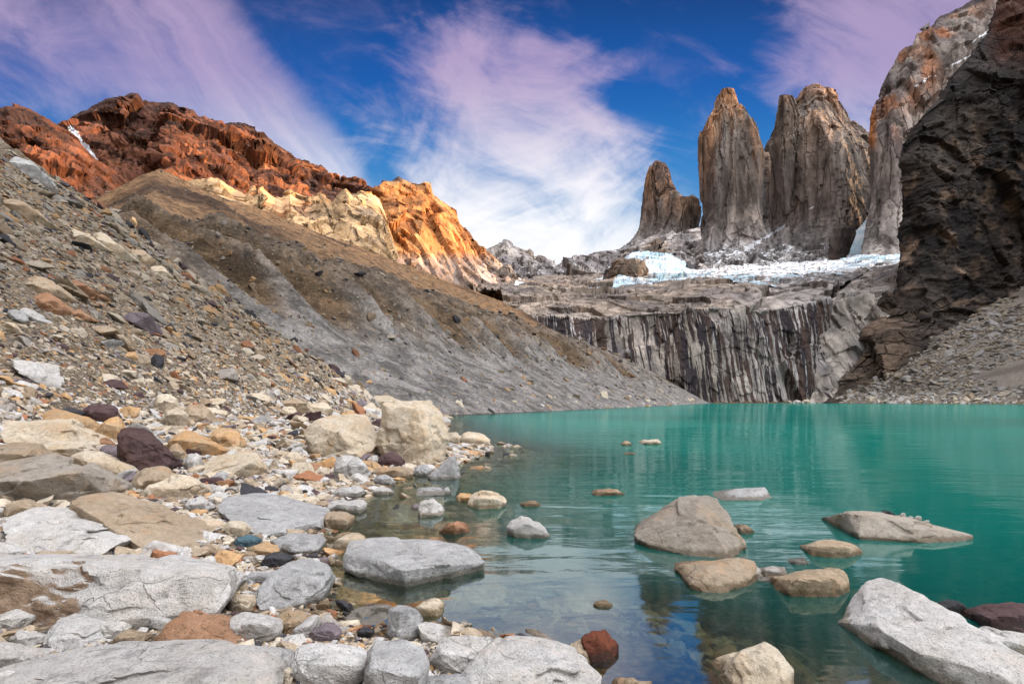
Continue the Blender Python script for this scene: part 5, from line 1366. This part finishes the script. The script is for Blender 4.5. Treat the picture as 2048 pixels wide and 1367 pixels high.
proto_me = []
for k_, (X, f_) in enumerate(SHAPES):
    tmp = link_mesh('stone_shape', X, f_, MATS['pale'])
    tmp.data.set_sharp_from_angle(angle=0.5)
    proto_me.append(tmp.data)
    bpy.data.objects.remove(tmp)
WORD = {'pale': 'white', 'cream': 'cream', 'grey': 'grey', 'tan': 'tan', 'ochre': 'ochre', 'rust': 'rust red', 'slate': 'black', 'maroon': 'maroon', 'purple': 'purple'}
ORD = ['', 'second ', 'third ', 'fourth ', 'fifth ', 'sixth ', 'seventh ', 'eighth ', 'ninth ', 'tenth ']
items = []
nrm = slope_quat(S[top, 0], S[top, 1], 0.2)
for t_, j in enumerate(top):
    px_, py_ = spx[j], spy[j]
    best = min(SHORTNAMES, key=lambda q_: math.hypot((px_ - q_[0]) / max(q_[2], 20), (py_ - q_[1]) / max(q_[2], 20) * 1.4) * max(q_[2], 20) ** 0.5)
    dx_, dy_ = px_ - best[0], py_ - best[1]
    rel = ('right of' if dx_ > 0 else 'left of') if abs(dx_) > abs(dy_) * 1.2 else ('in front of' if dy_ > 0 else 'above')
    items.append((WORD[CLASSES[kind_i[j]]], rel, best[3], math.hypot(dx_, dy_), j, t_))
by_key = {}
for it in items:
    by_key.setdefault(it[:3], []).append(it)
for key, lst in by_key.items():
    lst.sort(key=lambda q_: q_[3])
    for rank, (wd, rel, nm, _, j, t_) in enumerate(lst):
        o = bpy.data.objects.new('cobble', proto_me[shape_i[j]])
        COL.objects.link(o)
        s = S[j, 3]
        o.location = (S[j, 0], S[j, 1], S[j, 2] + 0.14 * s)
        q_ = Vector((0, 0, 1)).rotation_difference(Vector(nrm[t_]))
        from mathutils import Euler
        o.rotation_euler = (q_.to_matrix() @ Euler((tilt[j, 0], tilt[j, 1], yaw[j])).to_matrix()).to_euler()
        o.scale = (s, s, s)
        o.material_slots[0].link = 'OBJECT'
        o.material_slots[0].material = MATS[CLASSES[kind_i[j]]]
        if len(lst) == 1:
            lb = f'{wd} cobble lying {rel} the {nm}'
        elif rank < 10:
            lb = f'{ORD[rank]}nearest {wd} cobble {rel} the {nm}'.replace('  ', ' ')
        else:
            lb = f'farther {wd} cobble {rel} the {nm}'
        tag(o, lb, 'cobble', group='cobbles strewn among the boulders')

# all the rest: one mass of loose stones, placed on points
R = S[~single]
ri = np.where(~single)[0]
nr = slope_quat(R[:, 0], R[:, 1], 0.35)
gmesh = bpy.data.meshes.new('loose_stones')
gmesh.vertices.add(len(R))
gmesh.vertices.foreach_set('co', np.stack([R[:, 0], R[:, 1], R[:, 2] + 0.04 * R[:, 3]], 1).astype(np.float32).ravel())
from mathutils import Euler, Matrix
ez = np.zeros((len(R), 3), np.float32)
up_ = Vector((0, 0, 1))
for a_ in range(len(R)):
    j = ri[a_]
    q_ = up_.rotation_difference(Vector(nr[a_]))
    ez[a_] = (q_.to_matrix() @ Euler((tilt[j, 0], tilt[j, 1], yaw[j])).to_matrix()).to_euler()
for nm, ty, data, fld in (('turn', 'FLOAT_VECTOR', ez, 'vector'), ('size', 'FLOAT', R[:, 3].astype(np.float32), 'value'), ('pick', 'INT', shape_i[ri].astype(np.int32), 'value')):
    a_ = gmesh.attributes.new(nm, ty, 'POINT')
    a_.data.foreach_set(fld, np.ascontiguousarray(data).ravel())
tone = rng.uniform(0, 1, len(R)).astype(np.float32)
far_dark = (R[:, 0] > 60)
a_ = gmesh.attributes.new('tone', 'FLOAT', 'POINT'); a_.data.foreach_set('value', np.where(far_dark, tone * 0.62, np.where(R[:, 2] > 2.2, 0.20 + 0.80 * tone ** 0.85, tone)))
mm, n = material('mixed_scree_stone')
pos = n.new('ShaderNodeNewGeometry').outputs['Position']
tn = n.attr('tone', 'INSTANCER')[2]
ramp = n.new('ShaderNodeValToRGB')
ramp.color_ramp.interpolation = 'CONSTANT'
stops = [(0.0, (0.46, 0.45, 0.44)), (0.20, (0.48, 0.42, 0.335)), (0.42, (0.31, 0.285, 0.26)), (0.54, (0.35, 0.285, 0.21)), (0.70, (0.27, 0.205, 0.14)), (0.80, (0.46, 0.29, 0.15)),
         (0.865, (0.30, 0.14, 0.075)), (0.895, (0.045, 0.045, 0.052)), (0.95, (0.085, 0.055, 0.06)), (0.98, (0.19, 0.16, 0.18))]
cr_ = ramp.color_ramp
cr_.elements[0].position, cr_.elements[0].color = 0.0, (*stops[0][1], 1)
cr_.elements[1].position, cr_.elements[1].color = stops[1][0], (*stops[1][1], 1)
for p_, c_ in stops[2:]:
    e_ = cr_.elements.new(p_); e_.color = (*c_, 1)
n.put(ramp.inputs[0], tn)
md = n.noise(pos, 12.0, 4.0, 0.65)
sp = n.noise(pos, 60.0, 2.0, 0.7)
upper = n.step(n.sep(pos)[2], 0.9, 8.0, 1.0, 0.50)                       # stone colour darkens with height up the fan
k = n.m('MULTIPLY', n.m('MULTIPLY', n.step(md, 0.28, 0.72, 0.76, 1.16), upper), n.step(sp, 0.46, 0.36, 1.05, 0.72))
c = n.mix(1.0, ramp.outputs[0], n.xyz(k, k, k), 'MULTIPLY')
z = n.sep(pos)[2]
wl = n.step(z, 0.05, 0.02)
c = n.mix(n.m('MULTIPLY', wl, 0.72), c, n.mix(1.0, c, (0.32, 0.24, 0.14), 'MULTIPLY'))
finish(n, c, n.m('SUBTRACT', 0.9, n.m('MULTIPLY', wl, 0.4)), md, 0.6, 0.03)
shelf = bpy.data.collections.new('stone_shapes')
for k_, me in enumerate(proto_me):
    cp = me.copy(); cp.materials.clear(); cp.materials.append(mm)
    o = bpy.data.objects.new('stone_shape_%02d' % k_, cp)
    shelf.objects.link(o)
gt = bpy.data.node_groups.new('strew_stones', 'GeometryNodeTree')
gt.interface.new_socket('Geometry', in_out='INPUT', socket_type='NodeSocketGeometry')
gt.interface.new_socket('Geometry', in_out='OUTPUT', socket_type='NodeSocketGeometry')
gi, go = gt.nodes.new('NodeGroupInput'), gt.nodes.new('NodeGroupOutput')
ip = gt.nodes.new('GeometryNodeInstanceOnPoints')
ci_ = gt.nodes.new('GeometryNodeCollectionInfo')
ci_.inputs['Collection'].default_value = shelf
ci_.inputs['Separate Children'].default_value = True
ci_.inputs['Reset Children'].default_value = True
ip.inputs['Pick Instance'].default_value = True
def named(nm, ty):
    q_ = gt.nodes.new('GeometryNodeInputNamedAttribute'); q_.data_type = ty; q_.inputs['Name'].default_value = nm
    return q_.outputs['Attribute']
er = gt.nodes.new('FunctionNodeEulerToRotation')
L = gt.links.new
L(gi.outputs[0], ip.inputs['Points']); L(ci_.outputs[0], ip.inputs['Instance'])
L(named('pick', 'INT'), ip.inputs['Instance Index'])
L(named('turn', 'FLOAT_VECTOR'), er.inputs[0]); L(er.outputs[0], ip.inputs['Rotation'])
L(named('size', 'FLOAT'), ip.inputs['Scale'])
L(ip.outputs[0], go.inputs[0])
stones = bpy.data.objects.new('loose_stones', gmesh)
COL.objects.link(stones)
stones.modifiers.new('strew', 'NODES').node_group = gt
tag(stones, 'countless small loose stones strewn over beach, scree, moraine and lake bed', 'loose stones', 'stuff')
